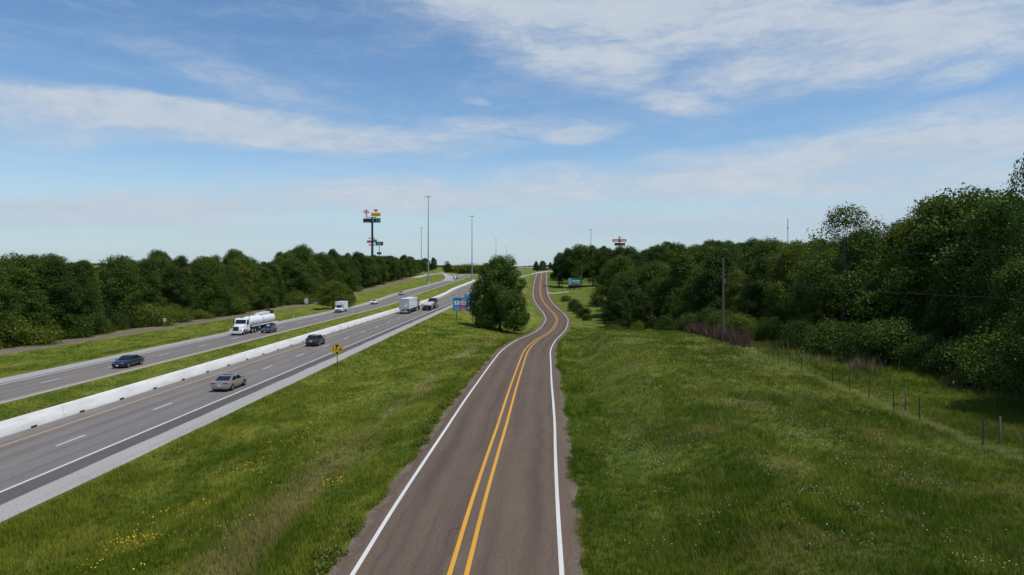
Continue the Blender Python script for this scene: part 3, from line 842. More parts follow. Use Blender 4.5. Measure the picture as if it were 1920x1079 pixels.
# bleached snags showing in the left wood
def snag(px, d, top, label):
    x = (px - 960) * d / F; zb = tz(x, d); h = (H - (top - YH) * d / F) - zb
    e = empty('dead_tree', (x, d, zb - .1)); tag(e, label, 'dead tree')
    g = random.Random(px); bm = bmesh.new()
    tube(bm, [(0, 0, 0), (.2, 0, h * .4), (.1, .1, h * .75), (.4, 0, h)], [.18, .13, .08, .03], 7)
    finish(bm, 'trunk', M['dead_wood'], e, smooth=True)
    for k in range(7):
        a = g.uniform(0, 6.28); z0 = h * g.uniform(.5, .9); l = g.uniform(1.5, 3.2)
        bm = bmesh.new()
        p = Vector((.15, .05, z0)); dr = Vector((math.cos(a), math.sin(a), g.uniform(.4, 1.0))).normalized()
        q1 = p + dr * l * .5 + Vector((0, 0, .1)); q2 = p + dr * l + Vector((g.uniform(-.4, .4), g.uniform(-.4, .4), .5))
        tube(bm, [p, q1, q2], [.07, .045, .02], 5)
        tube(bm, [q1, q1 + Vector((g.uniform(-.8, .8), g.uniform(-.8, .8), .9))], [.045, .015], 4)
        finish(bm, 'branch', M['dead_wood'], e, smooth=True)
snag(272, 161, 500, 'bleached leafless tree showing pale branches at the wood edge beyond the black sedan')
snag(252, 162, 506, 'thin bleached dead trunk left of the pale branched dead tree')

# ---- right wood: trees that stand out
RT = [('oak_a', 1900, 62, 358, 1.1, 'tall dark tree at the right edge of the picture, highest crown of the right wood'),
      ('lacy', 1962, 57, 268, .5, 'overhanging thin-crowned tree reaching in at the far right edge'),
      ('oak_c', 1815, 70, 354, 1.1, 'tall broad tree left of the highest right edge crown'),
      ('lime', 1742, 74, 368, 1.12, 'tall yellow-green flecked tree between the open-crowned tree and the tall broad tree'),
      ('oak_c', 1865, 66, 470, 1.1, 'shorter leafy tree in front of the tall dark right edge tree'),
      ('tall', 1775, 66, 500, 1.25, 'short leafy tree in front of the yellow-green flecked tree'),
      ('lacy', 1580, 84, 388, 1.05, 'open-crowned tree with sky showing through above the right wood'),
      ('oak_a', 1618, 86, 425, 1.0, 'rounded green tree right behind the open-crowned tree'),
      ('oak_b', 1692, 84, 415, 1.15, 'dark rounded tree right of the open-crowned tree'),
      ('lime', 1490, 104, 450, 1.15, 'yellow-green rounded tree right of the utility pole'),
      ('oak_c', 1548, 92, 468, 1.1, 'broad green tree below the open-crowned tree'),
      ('oak_b', 1430, 112, 482, 1.1, 'dark broad tree next to the yellow-green tree right of the pole'),
      ('oak_d', 1640, 76, 530, 1.1, 'low dark tree behind the middle of the wire fence'),
      ('oak_b', 1520, 84, 560, 1.2, 'low dark spreading tree behind the left part of the wire fence'),
      ('lime', 1385, 118, 505, 1.0, 'bright green leafy tree just right of the utility pole'),
      ('tall', 1280, 146, 470, 1.3, 'slender light green tree left of the utility pole'),
      ('oak_a', 1322, 132, 498, 1.15, 'pale green rounded tree behind the utility pole'),
      ('oak_c', 1240, 150, 520, 1.0, 'spreading green tree over the dark thicket left of the pole'),
      ('oak_b', 1158, 156, 536, 1.15, 'dark rounded thicket tree at the left end of the right wood'),
      ('oak_b', 1208, 148, 548, 1.15, 'dark low thicket tree in the middle of the left thicket'),
      ('oak_d', 1262, 142, 552, 1.2, 'dark low thicket tree nearest the brown brush'),
      ('oak_b', 1180, 172, 520, 1.2, 'dark tree rising behind the left end thicket'),
      ('oak_a', 1190, 205, 500, 1.1, 'mid green tree further back above the left end thicket'),
      ('oak_c', 1232, 185, 490, 1.1, 'broad mid green tree back of the slender light green tree'),
      ('oak_b', 1860, 58, 560, 1.0, 'small dark tree behind the near fence posts'),
      ('oak_a', 1930, 54, 480, 1.1, 'leafy green tree at the right picture edge below the thin-crowned tree'),
      ('oak_d', 1720, 70, 575, 1.1, 'small dark tree behind the tall dry grass by the fence'),
      ('oak_b', 2015, 51, 440, 1.0, 'dark tree cut off by the right picture edge beside the nearest fence posts'),
      ('oak_c', 2060, 43, 420, 1.1, 'low dark spreading tree outside the right picture edge nearest the camera'),
      # far roadside mass beside the hilltop
      ('oak_d', 1048, 372, 478, 1.0, 'dark tree right beside the upper service road, first of the hilltop row'),
      ('oak_b', 1066, 366, 466, 1.05, 'dark tall tree second from the upper service road'),
      ('oak_a', 1088, 362, 458, 1.15, 'dark rounded tree third from the upper service road behind the billboard'),
      ('oak_b', 1050, 430, 474, 1.0, 'dark tree far up the right side of the service road'),
      ('oak_d', 1112, 364, 460, 1.1, 'dark tree right of the green billboard'),
      ('oak_b', 1140, 358, 466, 1.1, 'dark tree beyond the small meadow right of the billboard'),
      ('oak_a', 1162, 340, 476, 1.1, 'green tree beyond the small meadow, right end'),
      ]
for key, px, d, top, wd, lab in RT:
    tree_px(key, px, d, top, lab, wid=wd)
skyR = pchip([1020, 1040, 1070, 1090, 1110, 1140, 1180, 1210, 1250, 1290, 1330, 1380, 1440, 1480, 1530, 1600, 1700, 1960],
             [478, 470, 462, 458, 460, 464, 466, 462, 452, 447, 451, 453, 452, 455, 455, 440, 430, 420])
zonesR = [(-9e9, 1130, 'behind the green billboard'), (1130, 1200, 'below the twin sign'), (1200, 1300, 'left of the pole'),
          (1300, 1400, 'behind the utility pole'), (1400, 1530, 'below the radio mast'), (1530, 9e9, 'behind the open-crowned tree')]
placed = [((p - 960) * d / F, d) for _, p, d, _, _, _ in RT]
tries = 0; cnt = 0
while cnt < 112 and tries < 9000:
    tries += 1
    d = random.choice([random.uniform(108, 230), random.uniform(180, 330), random.uniform(230, 420)])
    px = random.uniform(1045, 1560 if d > 150 else 1700)
    lim = 1150 if d < 180 else (1145 if d < 378 else 1060)
    if d < 150: lim = 1290
    if px < lim: continue
    x = (px - 960) * d / F
    mind = 5.5 if d < 220 else 7.5
    if any((x - a) ** 2 + (d - b_) ** 2 < mind ** 2 for a, b_ in placed): continue
    z0 = tz(x, d)
    hall = (H - (float(skyR(px)) - YH) * d / F) - z0
    h = min(random.uniform(13, 18.5) if d < 220 else random.uniform(18, 24), hall * random.uniform(.96, 1.06))
    if h < 7: continue
    key = random.choice(['oak_a', 'oak_b', 'oak_c', 'oak_d', 'lime', 'tall', 'oak_b', 'oak_a'])
    depth = 'middle' if d < 220 else 'back'
    lab = colour_word[key] + ' broadleaf tree in the %s of the right wood ' % depth + zone(px, zonesR)
    tree(key, x, d, h, lab, group='right wood: ' + lab, wid=random.uniform(1.0, 1.25))
    placed.append((x, d)); cnt += 1

# bushes on the right
BU = [('bush_c', 1076, 255, 4.6, 1.0, 'dark round bush right of the service road bend below the billboard'), ('bush_c', 1086, 243, 3.6, 1.0, 'dark bush just below the round bush by the road bend'),
      ('bush_a', 1092, 228, 3.0, 1.0, 'green bush in the roadside bush row, third from the billboard'), ('bush_a', 1100, 215, 2.2, 1.0, 'small green bush at the near end of the roadside bush row'),
      ('bush_b', 1061, 300, 2.4, 1.0, 'pale green bush in front of the billboard'), ('bush_b', 1100, 236, 2.2, .9, 'pale small bush beside the roadside bush row'),
      ('bush_b', 1196, 136, 2.6, .6, 'pale green shrub in front of the dark thicket'), ('bush_b', 1152, 148, 2.0, .9, 'low pale shrub at the left foot of the dark thicket'),
      ('bush_c', 1330, 108, 4.0, 1.1, 'leafy bush left of the utility pole foot'), ('bush_b', 1385, 96, 3.0, 1.0, 'yellow-green bush right of the utility pole foot'),
      ('bush_a', 1355, 104, 3.4, 1.1, 'green bush behind the utility pole foot'), ('bush_c', 1440, 88, 3.2, 1.2, 'dark bush behind the left end of the wire fence'),
      ('bush_c', 1500, 80, 3.4, 1.2, 'dark spreading bush behind the first thin fence posts'), ('bush_a', 1570, 74, 3.6, 1.2, 'green bush behind the middle fence posts'),
      ('bush_c', 1625, 68, 3.8, 1.2, 'dark bush by the pale dry grass clump'), ('bush_a', 1668, 66, 4.2, 1.1, 'bright leafy bush right of the pale dry grass clump'),
      ('bush_c', 1735, 62, 3.2, 1.2, 'dark bush below the tall broad tree'), ('bush_b', 1885, 54, 4.0, 1.1, 'bright green bush at the right edge of the picture behind the fence'),
      ('bush_c', 1800, 58, 3.4, 1.3, 'dark bush left of the bright right edge bush'), ('bush_a', 1925, 51, 4.5, 1.2, 'leafy bush cut by the right picture edge'),
      ('bush_c', 1250, 128, 3.0, 1.2, 'dark bush at the brown brush end of the thicket'), ('bush_a', 1295, 118, 3.2, 1.2, 'green bush behind the brown brush')]
for key, px, d, h, wd, lab in BU:
    tree(key, (px - 960) * d / F, d, h, lab, wid=wd)

# single out look-alikes at the edges of the woods by their order along the wood
ORD = ['leftmost', 'second from left', 'third from left', 'fourth from left', 'fifth from left', 'sixth from left', 'seventh from left', 'eighth from left', 'ninth from left', 'tenth from left']
fam = {}
for o in COL.objects:
    if o.parent is None and o.get('label') and o.get('category') in ('tree', 'bush'): fam.setdefault(o['label'], []).append(o)
for lab, os_ in fam.items():
    for a, b_ in (('at the front edge of the left wood', "at left wood's front"), ('at the foot of the left wood', "at left wood's foot"), ('in the middle of the right wood', "in right wood's middle")):
        if a in lab:
            os_.sort(key=lambda o: o.location.x / o.location.y)
            for i, o in enumerate(os_):
                if len(os_) > 1 and i < len(ORD): o['label'] = ORD[i] + ' ' + lab.replace(a, b_)
                o['group'] = {'at the fr': 'trees along the front of the left wood', 'at the fo': 'bushes along the left wood', 'in the mi': 'trees in the middle of the right wood'}[a[:9]]
_wood = [w_ for w_ in WOOD]
# ---- far trees on the hilltop
for key, px, d, top, wd, lab in [('oak_d', 772, 640, 482, 1.0, 'dark far tree on the hilltop left of the tall lamp mast'), ('oak_c', 798, 660, 484, 1.1, 'dark far tree directly behind the tall lamp mast foot'),
                                 ('oak_d', 813, 660, 483, 1.0, 'dark far tree just right of the tall lamp mast foot'), ('lacy', 838, 690, 490, 1.1, 'small far tree standing alone right of the lamp mast'),
                                 ('oak_c', 840, 690, 494, 1.2, 'low rounded far tree under the small lone far tree'),
                                 ('bush_b', 878, 700, 497, 2.6, 'pale far bush on the horizon left of the big lone tree'), ('oak_b', 1005, 720, 490, 1.0, 'far dark tree on the skyline left of the hilltop road end'),
                                 ('oak_c', 1018, 720, 489, 1.0, 'far dark tree on the skyline above the hilltop road end'), ('oak_b', 1032, 660, 492, 1.0, 'far dark tree at the bend of the hilltop road'),
                                 ('oak_d', 756, 620, 480, 1.1, 'dark far tree at the end of the left wood'), ('oak_a', 742, 600, 482, 1.1, 'green far tree second from the end of the left wood')]:
    x = (px - 960) * d / F
    hgt = max(2.5, (H - (top - YH) * d / F) - tz(x, d))
    tree(key, x, d, hgt, lab, wid=wd * (max(6.5, hgt) / hgt if key != 'bush_b' else 1))
# leaf litter under the woods
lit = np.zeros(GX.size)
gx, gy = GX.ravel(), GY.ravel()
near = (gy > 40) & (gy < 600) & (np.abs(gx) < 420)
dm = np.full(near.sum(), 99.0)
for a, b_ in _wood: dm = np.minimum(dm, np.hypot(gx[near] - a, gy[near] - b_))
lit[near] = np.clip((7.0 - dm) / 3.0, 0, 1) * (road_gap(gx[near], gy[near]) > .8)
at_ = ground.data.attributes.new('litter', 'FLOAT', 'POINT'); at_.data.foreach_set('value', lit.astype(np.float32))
# distant wooded ridge on the horizon
V, g_ = [], np.random.default_rng(5)
n = 26000
xs = g_.uniform(-3600, 3600, n); yy = 2400 + g_.uniform(0, 300, n) + np.abs(xs) * .08
zz = TZ(xs, yy) + g_.random(n) ** .6 * (3 + 5 * (vnoise(xs / 160, yy / 160, 9) + .5))
c = np.stack([xs, yy, zz], -1); a = g_.normal(size=(n, 3)); b_ = g_.normal(size=(n, 3))
V = np.stack([c + a * 2.2, c + b_ * 2.2, c - a * 2.2, c - b_ * 2.2], 1).reshape(-1, 3)
rd = npmesh('distant_wood', V, np.arange(4 * n).reshape(-1, 4), M['leaf_dark'], attrs={'rnd': np.repeat(g_.random(n), 4)})
tag(rd, 'distant low dark wood along the horizon', 'wood', kind='stuff')
# ------------------------------------------------------------------ vehicles (local +Y is forward, z up)
def wheel(parent, x, y, r, w, rim=True, rim_m=None, dual=False):
    s = 1 if x > 0 else -1
    bm = bmesh.new()
    prof = [(r * .60, -w / 2), (r * .93, -w / 2), (r, -w * .34), (r, w * .34), (r * .93, w / 2), (r * .60, w / 2)]
    n = 20
    loft(bm, [[(px_, rr * math.cos(2 * math.pi * k / n), rr * math.sin(2 * math.pi * k / n)) for k in range(n)] for rr, px_ in prof])
    o = finish(bm, 'wheel', M['rubber'], parent, smooth=True, loc=(x, y, r))
    if rim:
        bm = bmesh.new()
        cyl(bm, (s * w * .30, 0, 0), (s * w * .49, 0, 0), r * .62, r * .60, 18)
        bmesh.ops.inset_region(bm, faces=[f for f in bm.faces if f.normal.x * s > .9], thickness=r * .12, depth=-.02)
        for k in range(5):
            a = 2 * math.pi * k / 5
            bx(bm, s * w * .50, r * .33 * math.cos(a), r * .33 * math.sin(a), .03, r * .14, r * .5, Matrix.Rotation(a - math.pi / 2, 4, 'X') @ Matrix.Rotation(0, 4, 'Z'))
        cyl(bm, (s * w * .3, 0, 0), (s * w * .53, 0, 0), r * .14, n=10)
        finish(bm, 'rim', rim_m or M['rim'], o, smooth=True)
    return o

def box_part(name, m, parent, specs, bevel=.02, smooth=False):
    bm = bmesh.new()
    for sp_ in specs: bx(bm, *sp_)
    return finish(bm, name, m, parent, bevel=bevel, smooth=smooth)

def car(label, cat, L, d, z, away, m, kind='sedan', name='car', rim_m=None, sunroof=False):
    e = empty(name, (XH(L, d), d, z + .03), YAW + (0 if away else math.pi)); tag(e, label, cat)
    S = {
        'sedan': dict(len=4.8, hw=.91, st=[(-2.40, .36, .80, .76), (-2.33, .27, .95, .84), (-1.9, .21, 1.00, .90), (-1.0, .2, 1.0, .91), (.2, .2, .96, .91), (1.15, .2, .93, .90), (1.75, .2, .86, .88), (2.2, .22, .74, .83), (2.38, .30, .62, .70)],
                      A=(1.15, .92), B=(.30, 1.39), C=(-.95, 1.38), D=(-1.80, .99), r=.33, wb=(1.45, -1.38), wr=.70),
        'coupe': dict(len=4.5, hw=.93, st=[(-2.22, .36, .78, .78), (-2.15, .25, .93, .86), (-1.7, .20, 1.0, .92), (-.8, .19, .97, .93), (.2, .19, .92, .92), (1.0, .19, .87, .91), (1.65, .19, .78, .90), (2.1, .20, .66, .84), (2.27, .28, .54, .72)],
                      A=(1.0, .87), B=(.15, 1.25), C=(-.75, 1.24), D=(-1.75, .98), r=.35, wb=(1.35, -1.30), wr=.66),
        'suv': dict(len=4.75, hw=.95, st=[(-2.36, .44, .95, .82), (-2.30, .32, 1.12, .89), (-1.9, .26, 1.16, .94), (-1.0, .25, 1.14, .95), (.2, .25, 1.10, .95), (1.15, .25, 1.08, .94), (1.75, .25, 1.02, .92), (2.2, .28, .92, .87), (2.37, .38, .78, .75)],
                    A=(1.2, 1.06), B=(.45, 1.66), C=(-1.35, 1.68), D=(-2.18, 1.10), r=.38, wb=(1.42, -1.40), wr=.74),
    }[kind]
    bm = bmesh.new(); rings = []
    for (y, zb, zt, hw) in S['st']:
        hgt = zt - zb
        half = [(hw * .84, zb), (hw * .96, zb + .16 * hgt), (hw, zb + .48 * hgt), (hw * .985, zt - .22 * hgt), (hw * .93, zt - .05 * hgt), (hw * .55, zt + .012)]
        rings.append([(x, y, zz) for x, zz in half] + [(-x, y, zz) for x, zz in half[::-1]])
    loft(bm, rings)
    body = finish(bm, 'body', m, e, smooth=True, sharp=50)
    yA, zA = S['A']; yB, zB = S['B']; yC, zC = S['C']; yD, zD = S['D']; hw = S['hw']; wb = hw * .90; wr = S['wr']
    zb = min(zA, zD) - .06
    # cabin shell
    bm = bmesh.new()
    ym = (yB + yC) / 2
    P8 = {}
    def ring(y, z0, zt, w_, topw):
        return [(w_, y, z0), (topw, y, zt - .03), (topw - .10, y, zt), (-topw + .10, y, zt), (-topw, y, zt - .03), (-w_, y, z0)]
    loft(bm, [ring(yD, zb, zD + .02, wb, wb - .02), ring(yC, zb, zC, wb, wr), ring(ym, zb, max(zB, zC) + .025, wb, wr + .01), ring(yB, zb, zB, wb, wr), ring(yA, zb, zA + .02, wb, wb - .02)])
    finish(bm, 'roof', m, e, smooth=True, sharp=28)
    def lerp(a, b_, t): return tuple(a[i] + (b_[i] - a[i]) * t for i in range(3))
    def pane(name, pts, off):
        bm = bmesh.new()
        a, b_, c = Vector(pts[0]), Vector(pts[1]), Vector(pts[2]); nn = (b_ - a).cross(c - a).normalized()
        if nn.dot(off) < 0: nn = -nn
        o_ = [Vector(p) + nn * .022 for p in pts]; i_ = [Vector(p) - nn * .02 for p in pts]
        loft(bm, [i_, o_]); return finish(bm, name, M['glass'], e)
    for nm, (ya, za), (yb, zb2), dirn in (('windshield', S['A'], S['B'], 1), ('rear_window', S['D'], S['C'], -1)):
        lo0 = .06 if kind != 'suv' or dirn > 0 else .16
        def at(t, s): 
            return (s * ((wb - .02) * (1 - t) + wr * t - .10), ya + (yb - ya) * t, za + .02 + (zb2 - za - .02) * t)
        pane(nm, [at(lo0, 1), at(.90, 1), at(.90, -1), at(lo0, -1)], Vector((0, dirn, .4)))
    def side(y, t, s):
        zt = min(zB, zC) - .03; z0 = zb
        return (s * (wb + (wr - wb) * t), y, z0 + (zt - z0) * t)
    for s in (1, -1):
        lo, hi = .20, .88
        pf = [side(yA - (yA - yB) * .22 - .05, lo, s), side(yB + (yA - yB) * .10 - .02, hi, s), side(ym + .06, hi, s), side(ym + .06, lo, s)]
        pr = [side(ym - .06, lo, s), side(ym - .06, hi, s), side(yC + .05, hi, s), side(yC + (yD - yC) * (.45 if kind != 'suv' else .5), lo, s)]
        pane('side_window', pf, Vector((s, 0, .3))); pane('side_window', pr, Vector((s, 0, .3)))
    r = S['r']; ht = S['st']
    for y in S['wb']:
        for s in (1, -1):
            bm = bmesh.new()
            n = 14
            arc = [(y + r * 1.16 * math.cos(math.pi * k / n), r * .98 + r * 1.13 * math.sin(math.pi * k / n)) for k in range(n + 1)] + [(y - r * 1.16, .22), (y + r * 1.16, .22)]
            prism(bm, arc, 'x', s * (hw - .34), s * (hw + .006))
            finish(bm, 'wheel_arch', M['black'], e)
            wheel(e, s * (hw - .09), y, r, .21, rim_m=rim_m)
    yF = ht[-1][0]; yR = ht[0][0]
    zf = ht[-2][2]; zr = ht[1][2]
    for s in (1, -1):
        bm = bmesh.new(); w1 = hw * .88
        loft(bm, [[(s * w1, yF - .42, zf + .02), (s * w1 * .62, yF - .05, zf - .04), (s * w1 * .62, yF + .0, zf - .20), (s * w1 * .93, yF - .30, zf - .20)],
                  [(s * (w1 - .02), yF - .50, zf + .05), (s * w1 * .60, yF - .16, zf + .0), (s * w1 * .60, yF - .16, zf - .22), (s * (w1 - .06), yF - .45, zf - .22)]])
        finish(bm, 'headlight', M['lamp_glass'], e, bevel=.008)
        if kind == 'suv':
            bx_ = [(s * hw * .80, yR + .06, zr - .02, .24, .16, .30)]
        else:
            bx_ = [(s * hw * .66, yR + .055, zr - .13, .44, .12, .125)]
        box_part('tail_light', M['tail_red'], e, bx_, .02)
        box_part('side_mirror', m, e, [(s * (hw + .06), yA - .18, zA + .10, .20, .10, .14)], .03)
    box_part('grille', M['black'], e, [(0, yF - .03, zf - .18, hw * 1.0, .10, .14), (0, yF - .05, zf - .42, hw * 1.25, .14, .14)], .02)
    box_part('chrome_trim', M['chrome'], e, [(0, yF + .012, zf - .105, hw * .96, .03, .025)], 0)
    box_part('licence_plate', M['plate'], e, [(0, yF + .015, zf - .34, .32, .03, .15)], .004)
    box_part('licence_plate', M['plate'], e, [(0, yR - .012, zr - (.34 if kind != 'suv' else .28), .32, .03, .15)], .004)
    box_part('rear_bumper', m if kind != 'suv' else M['black'], e, [(0, yR + .02, ht[1][1] + .20, hw * 1.78, .20, .20)], .05, True)
    if kind == 'suv':
        box_part('rear_trim', M['alu'], e, [(0, yR - .02, zr - .14, .9, .03, .05)], .006)
    box_part('underbody', M['black'], e, [(0, 0, .24, hw * 1.6, S['len'] * .86, .16)], 0)
    if sunroof:
        box_part('sunroof', M['glass'], e, [(0, ym + .12, max(zB, zC) + .05, .95, .62, .05)], .015)
    return e
def zr(d): return float(zR_(d))
def zl(d): return float(zL_(d))

car('champagne beige sedan with its sunroof tilted open driving away in the near carriageway', 'car', 30.15, 69.5, zr(69.5), True, M['beige'], 'sedan', sunroof=True)
car('dark grey crossover SUV driving away close to the white concrete barrier', 'car', 33.8, 109, zr(109), True, M['slate'], 'suv', name='suv')
car('black sedan with bright headlamps approaching alone in the far carriageway', 'car', 51.8, 89.2, zl(89), False, M['navy'], 'sedan', rim_m=M['alu'])
car('dark blue sports coupe passing alongside the rear of the tanker truck', 'car', 51.9, 137.5, zl(137), False, M['deep_blue'], 'coupe')
car('white car approaching between the box van and the pale blue car', 'car', 55.4, 246, zl(246), False, M['car_white'], 'suv')
car('small pale blue silver car approaching far behind the white car', 'car', 55.4, 297, zl(297), False, M['silver_blue'], 'sedan')
e = car('tiny white car on the hilltop slip road beside the tall lamp masts', 'car', 76, 585, tz(XH(76, 585), 585) + .1, False, M['car_white'], 'sedan')
e.rotation_euler[2] = R(70)

def tractor(e, y0, m, cab_h=3.0, nose=2.1, sleeper=.0, stack=True, hood_m=None, grille_m=None):
    """conventional tractor; y0 = front bumper face, extends backwards (-y)"""
    W = 1.22
    # hood: tapered, sloping
    bm = bmesh.new()
    def sec(y, w_, z0, z1): return [(w_, y, z0), (w_, y, z1 - .16), (w_ - .16, y, z1), (-w_ + .16, y, z1), (-w_, y, z1 - .16), (-w_, y, z0)]
    loft(bm, [sec(y0 - nose - .1, .98, .95, 1.98), sec(y0 - nose * .55, .86, .90, 1.88), sec(y0 - .22, .70, .85, 1.72), sec(y0 - .12, .62, .85, 1.55)])
    finish(bm, 'hood', m, e, bevel=.04, smooth=True)
    bm = bmesh.new()
    bx(bm, 0, y0 - .10, 1.22, 1.10, .10, .86)
    g_o = finish(bm, 'grille', grille_m or M['chrome'], e, bevel=.03)
    box_part('grille_bars', M['dark_metal'], g_o, [(x, y0 - .04, 1.22, .14, .04, .74) for x in (-.42, -.24, -.08, .08, .24, .42)], 0)
    box_part('bumper', m, e, [(0, y0 + .02, .58, 2.35, .26, .46)], .06, True)
    # fenders, headlights
    for s in (1, -1):
        bm = bmesh.new(); n = 8
        outer = [(y0 - 1.05 + .72 * math.cos(math.pi * k / n), .58 + .66 * math.sin(math.pi * k / n)) for k in range(n + 1)]
        inner = [(y0 - 1.05 + .56 * math.cos(math.pi * k / n), .58 + .52 * math.sin(math.pi * k / n)) for k in range(n, -1, -1)]
        prism(bm, outer + inner, 'x', s * .66, s * W)
        finish(bm, 'fender', m, e, bevel=.02, smooth=True)
        box_part('headlight', M['lamp_glass'], e, [(s * .90, y0 - .34, 1.05, .30, .22, .22)], .04)
        box_part('side_mirror', M['black'], e, [(s * (W + .22), y0 - nose - .25, 2.30, .18, .10, .62), (s * (W + .06), y0 - nose - .25, 2.5, .26, .04, .04)], .02)
    # cab
    yc1 = y0 - nose; yc0 = yc1 - 1.75 - sleeper
    bm = bmesh.new()
    pr = [(yc0, .95), (yc1, .95), (yc1, 1.95), (yc1 - .38, cab_h - .16), (yc1 - .55, cab_h), (yc0, cab_h)]
    prism(bm, pr, 'x', -W + .06, W - .06)
    finish(bm, 'cab', m, e, bevel=.07, smooth=True)
    bm = bmesh.new()
    for s in (-1, 1):
        pass
    def wq(t, x): return (x, yc1 + (-.38) * t + .02, 1.95 + (cab_h - .16 - 1.95) * t)
    loft(bm, [[wq(.10, -1.02), wq(.10, 1.02), wq(.90, .98), wq(.90, -.98)], [tuple(a + b_ for a, b_ in zip(wq(t, x), (0, .035, .012))) for t, x in ((.12, -1.0), (.12, 1.0), (.88, .96), (.88, -.96))]])
    finish(bm, 'windshield', M['glass'], e)
    for s in (1, -1):
        bm = bmesh.new()
        prism(bm, [(yc1 - .10, 1.88), (yc1 - .34, cab_h - .28), (yc1 - 1.05, cab_h - .28), (yc1 - 1.05, 1.80)], 'x', s * (W - .08), s * (W - .045))
        finish(bm, 'side_window', M['glass'], e)
        box_part('door_handle', M['chrome'], e, [(s * (W - .04), yc1 - 1.0, 1.6, .03, .16, .04)], 0)
    if stack:
        for s in (1, -1):
            bm = bmesh.new(); cyl(bm, (s * 1.0, yc0 - .12, 1.0), (s * 1.0, yc0 - .12, cab_h + .45), .075, n=10)
            finish(bm, 'exhaust_stack', M['chrome'], e, smooth=True)
    for s in (1, -1):
        bm = bmesh.new(); cyl(bm, (s * .98, yc0 + 1.3, .72), (s * .98, yc0 + .1, .72), .30, n=14)
        finish(bm, 'fuel_tank', M['alu'], e, smooth=True)
    box_part('chassis', M['dark_metal'], e, [(s * .42, y0 - 4.0, .85, .12, 6.8, .26) for s in (1, -1)], 0)
    for s in (1, -1):
        wheel(e, s * 1.02, y0 - 1.05, .50, .30)
        for yy in (yc0 - 1.1, yc0 - 2.4):
            wheel(e, s * .95, yy, .50, .52, rim_m=M['dirty_white'])
    return yc0

# --- tanker truck, oncoming
e = empty('tanker_truck', (XH(55.6, 140), 140, zl(140) + .03), YAW + math.pi)
tag(e, 'white tanker truck with a long cylindrical tank approaching in the far carriageway', 'truck')
yf = 9.3
yc = tractor(e, yf, M['white'], 3.05)
bm = bmesh.new()
n = 24; ty1, ty0, rt, zt = yc - .45, -8.6, 1.02, 2.22
sec = [(ty1 + .0, .35), (ty1 - .14, .80), (ty1 - .34, .97), (ty1 - .6, 1.0), ((ty0 + ty1) / 2, 1.0), (ty0 + .6, 1.0), (ty0 + .34, .97), (ty0 + .14, .80), (ty0, .35)]
loft(bm, [[(rt * f * math.cos(2 * math.pi * k / n), y, zt + rt * f * math.sin(2 * math.pi * k / n)) for k in range(n)] for y, f in sec])
finish(bm, 'tank', M['white'], e, smooth=True)
for fy in (.25, .5, .75):
    bm = bmesh.new(); yy = ty0 + (ty1 - ty0) * fy
    loft(bm, [[((rt + .035) * math.cos(2 * math.pi * k / n), yy + q, zt + (rt + .035) * math.sin(2 * math.pi * k / n)) for k in range(n)] for q in (-.06, .06)])
    finish(bm, 'tank_band', M['grey_metal'] if fy == .5 else M['dirty_white'], e, smooth=True)
box_part('walkway_rail', M['white'], e, [(0, ty0 + 3.5, zt + rt + .20, 1.1, 2.6, .44), (0, ty0 + 6.3, zt + rt + .16, 1.1, 2.6, .36)], .03)
box_part('pump_unit', M['rust'], e, [(0, ty0 + 1.0, zt + rt + .25, 1.2, 1.4, .66), (.3, ty0 + .8, zt + rt + .7, .3, .3, .4)], .04)
box_part('side_rail', M['white'], e, [(s * 1.14, (ty0 + ty1) / 2 - .4, 1.36, .16, ty1 - ty0 + .2, .18) for s in (1, -1)], .02)
box_part('frame', M['dark_metal'], e, [(0, (ty0 + ty1) / 2, 1.08, 1.0, ty1 - ty0 - .6, .30), (.8, 1.2, .75, .5, 1.6, .5), (-.8, 1.2, .75, .5, 1.6, .5)], .02)
box_part('rear_bumper', M['white'], e, [(0, ty0 - .12, .75, 2.3, .14, .22)], .02)
for yy in (ty0 + 1.1, ty0 + 2.4):
    for s in (1, -1): wheel(e, s * .98, yy, .50, .52, rim_m=M['dirty_white'])

# --- white box van, oncoming
e = empty('box_van', (XH(55.5, 203), 203, zl(203) + .03), YAW + math.pi)
tag(e, 'small white box van with a cargo body over the cab approaching in the far carriageway', 'van')
bm = bmesh.new()
prism(bm, [(1.2, .55), (3.35, .55), (3.42, .75), (3.38, 1.10), (2.55, 1.28), (1.75, 2.0), (1.2, 2.05)], 'x', -.98, .98)
finish(bm, 'cab', M['white'], e, bevel=.06, smooth=True)
box_part('cargo_body', M['white'], e, [(0, -1.0, 1.95, 2.30, 4.6, 2.35), (0, 1.6, 2.62, 2.30, 1.0, 1.0)], .05)
bm = bmesh.new()
def vq(t, x): return (x, 2.55 - .80 * t, 1.28 + .72 * t)
loft(bm, [[vq(.1, -.84), vq(.1, .84), vq(.92, .78), vq(.92, -.78)], [tuple(a + b_ for a, b_ in zip(vq(t, x), (0, .03, .03))) for t, x in ((.12, -.82), (.12, .82), (.9, .76), (.9, -.76))]])
finish(bm, 'windshield', M['glass'], e)
for s in (1, -1):
    bm = bmesh.new(); prism(bm, [(2.35, 1.30), (1.85, 1.85), (1.30, 1.85), (1.30, 1.30)], 'x', s * .97, s * 1.0)
    finish(bm, 'side_window', M['glass'], e)
    box_part('headlight', M['lamp_glass'], e, [(s * .78, 3.32, .98, .34, .18, .18)], .03)
    box_part('side_mirror', M['black'], e, [(s * 1.16, 2.15, 1.55, .20, .10, .34)], .02)
    for yy in (2.55, -2.0): wheel(e, s * .86, yy, .38, .26)
box_part('grille', M['black'], e, [(0, 3.40, .90, 1.15, .06, .22), (0, 3.42, .62, 1.9, .10, .16)], .02)
box_part('bumper', M['grey_metal'], e, [(0, 3.46, .52, 1.96, .14, .18)], .03)
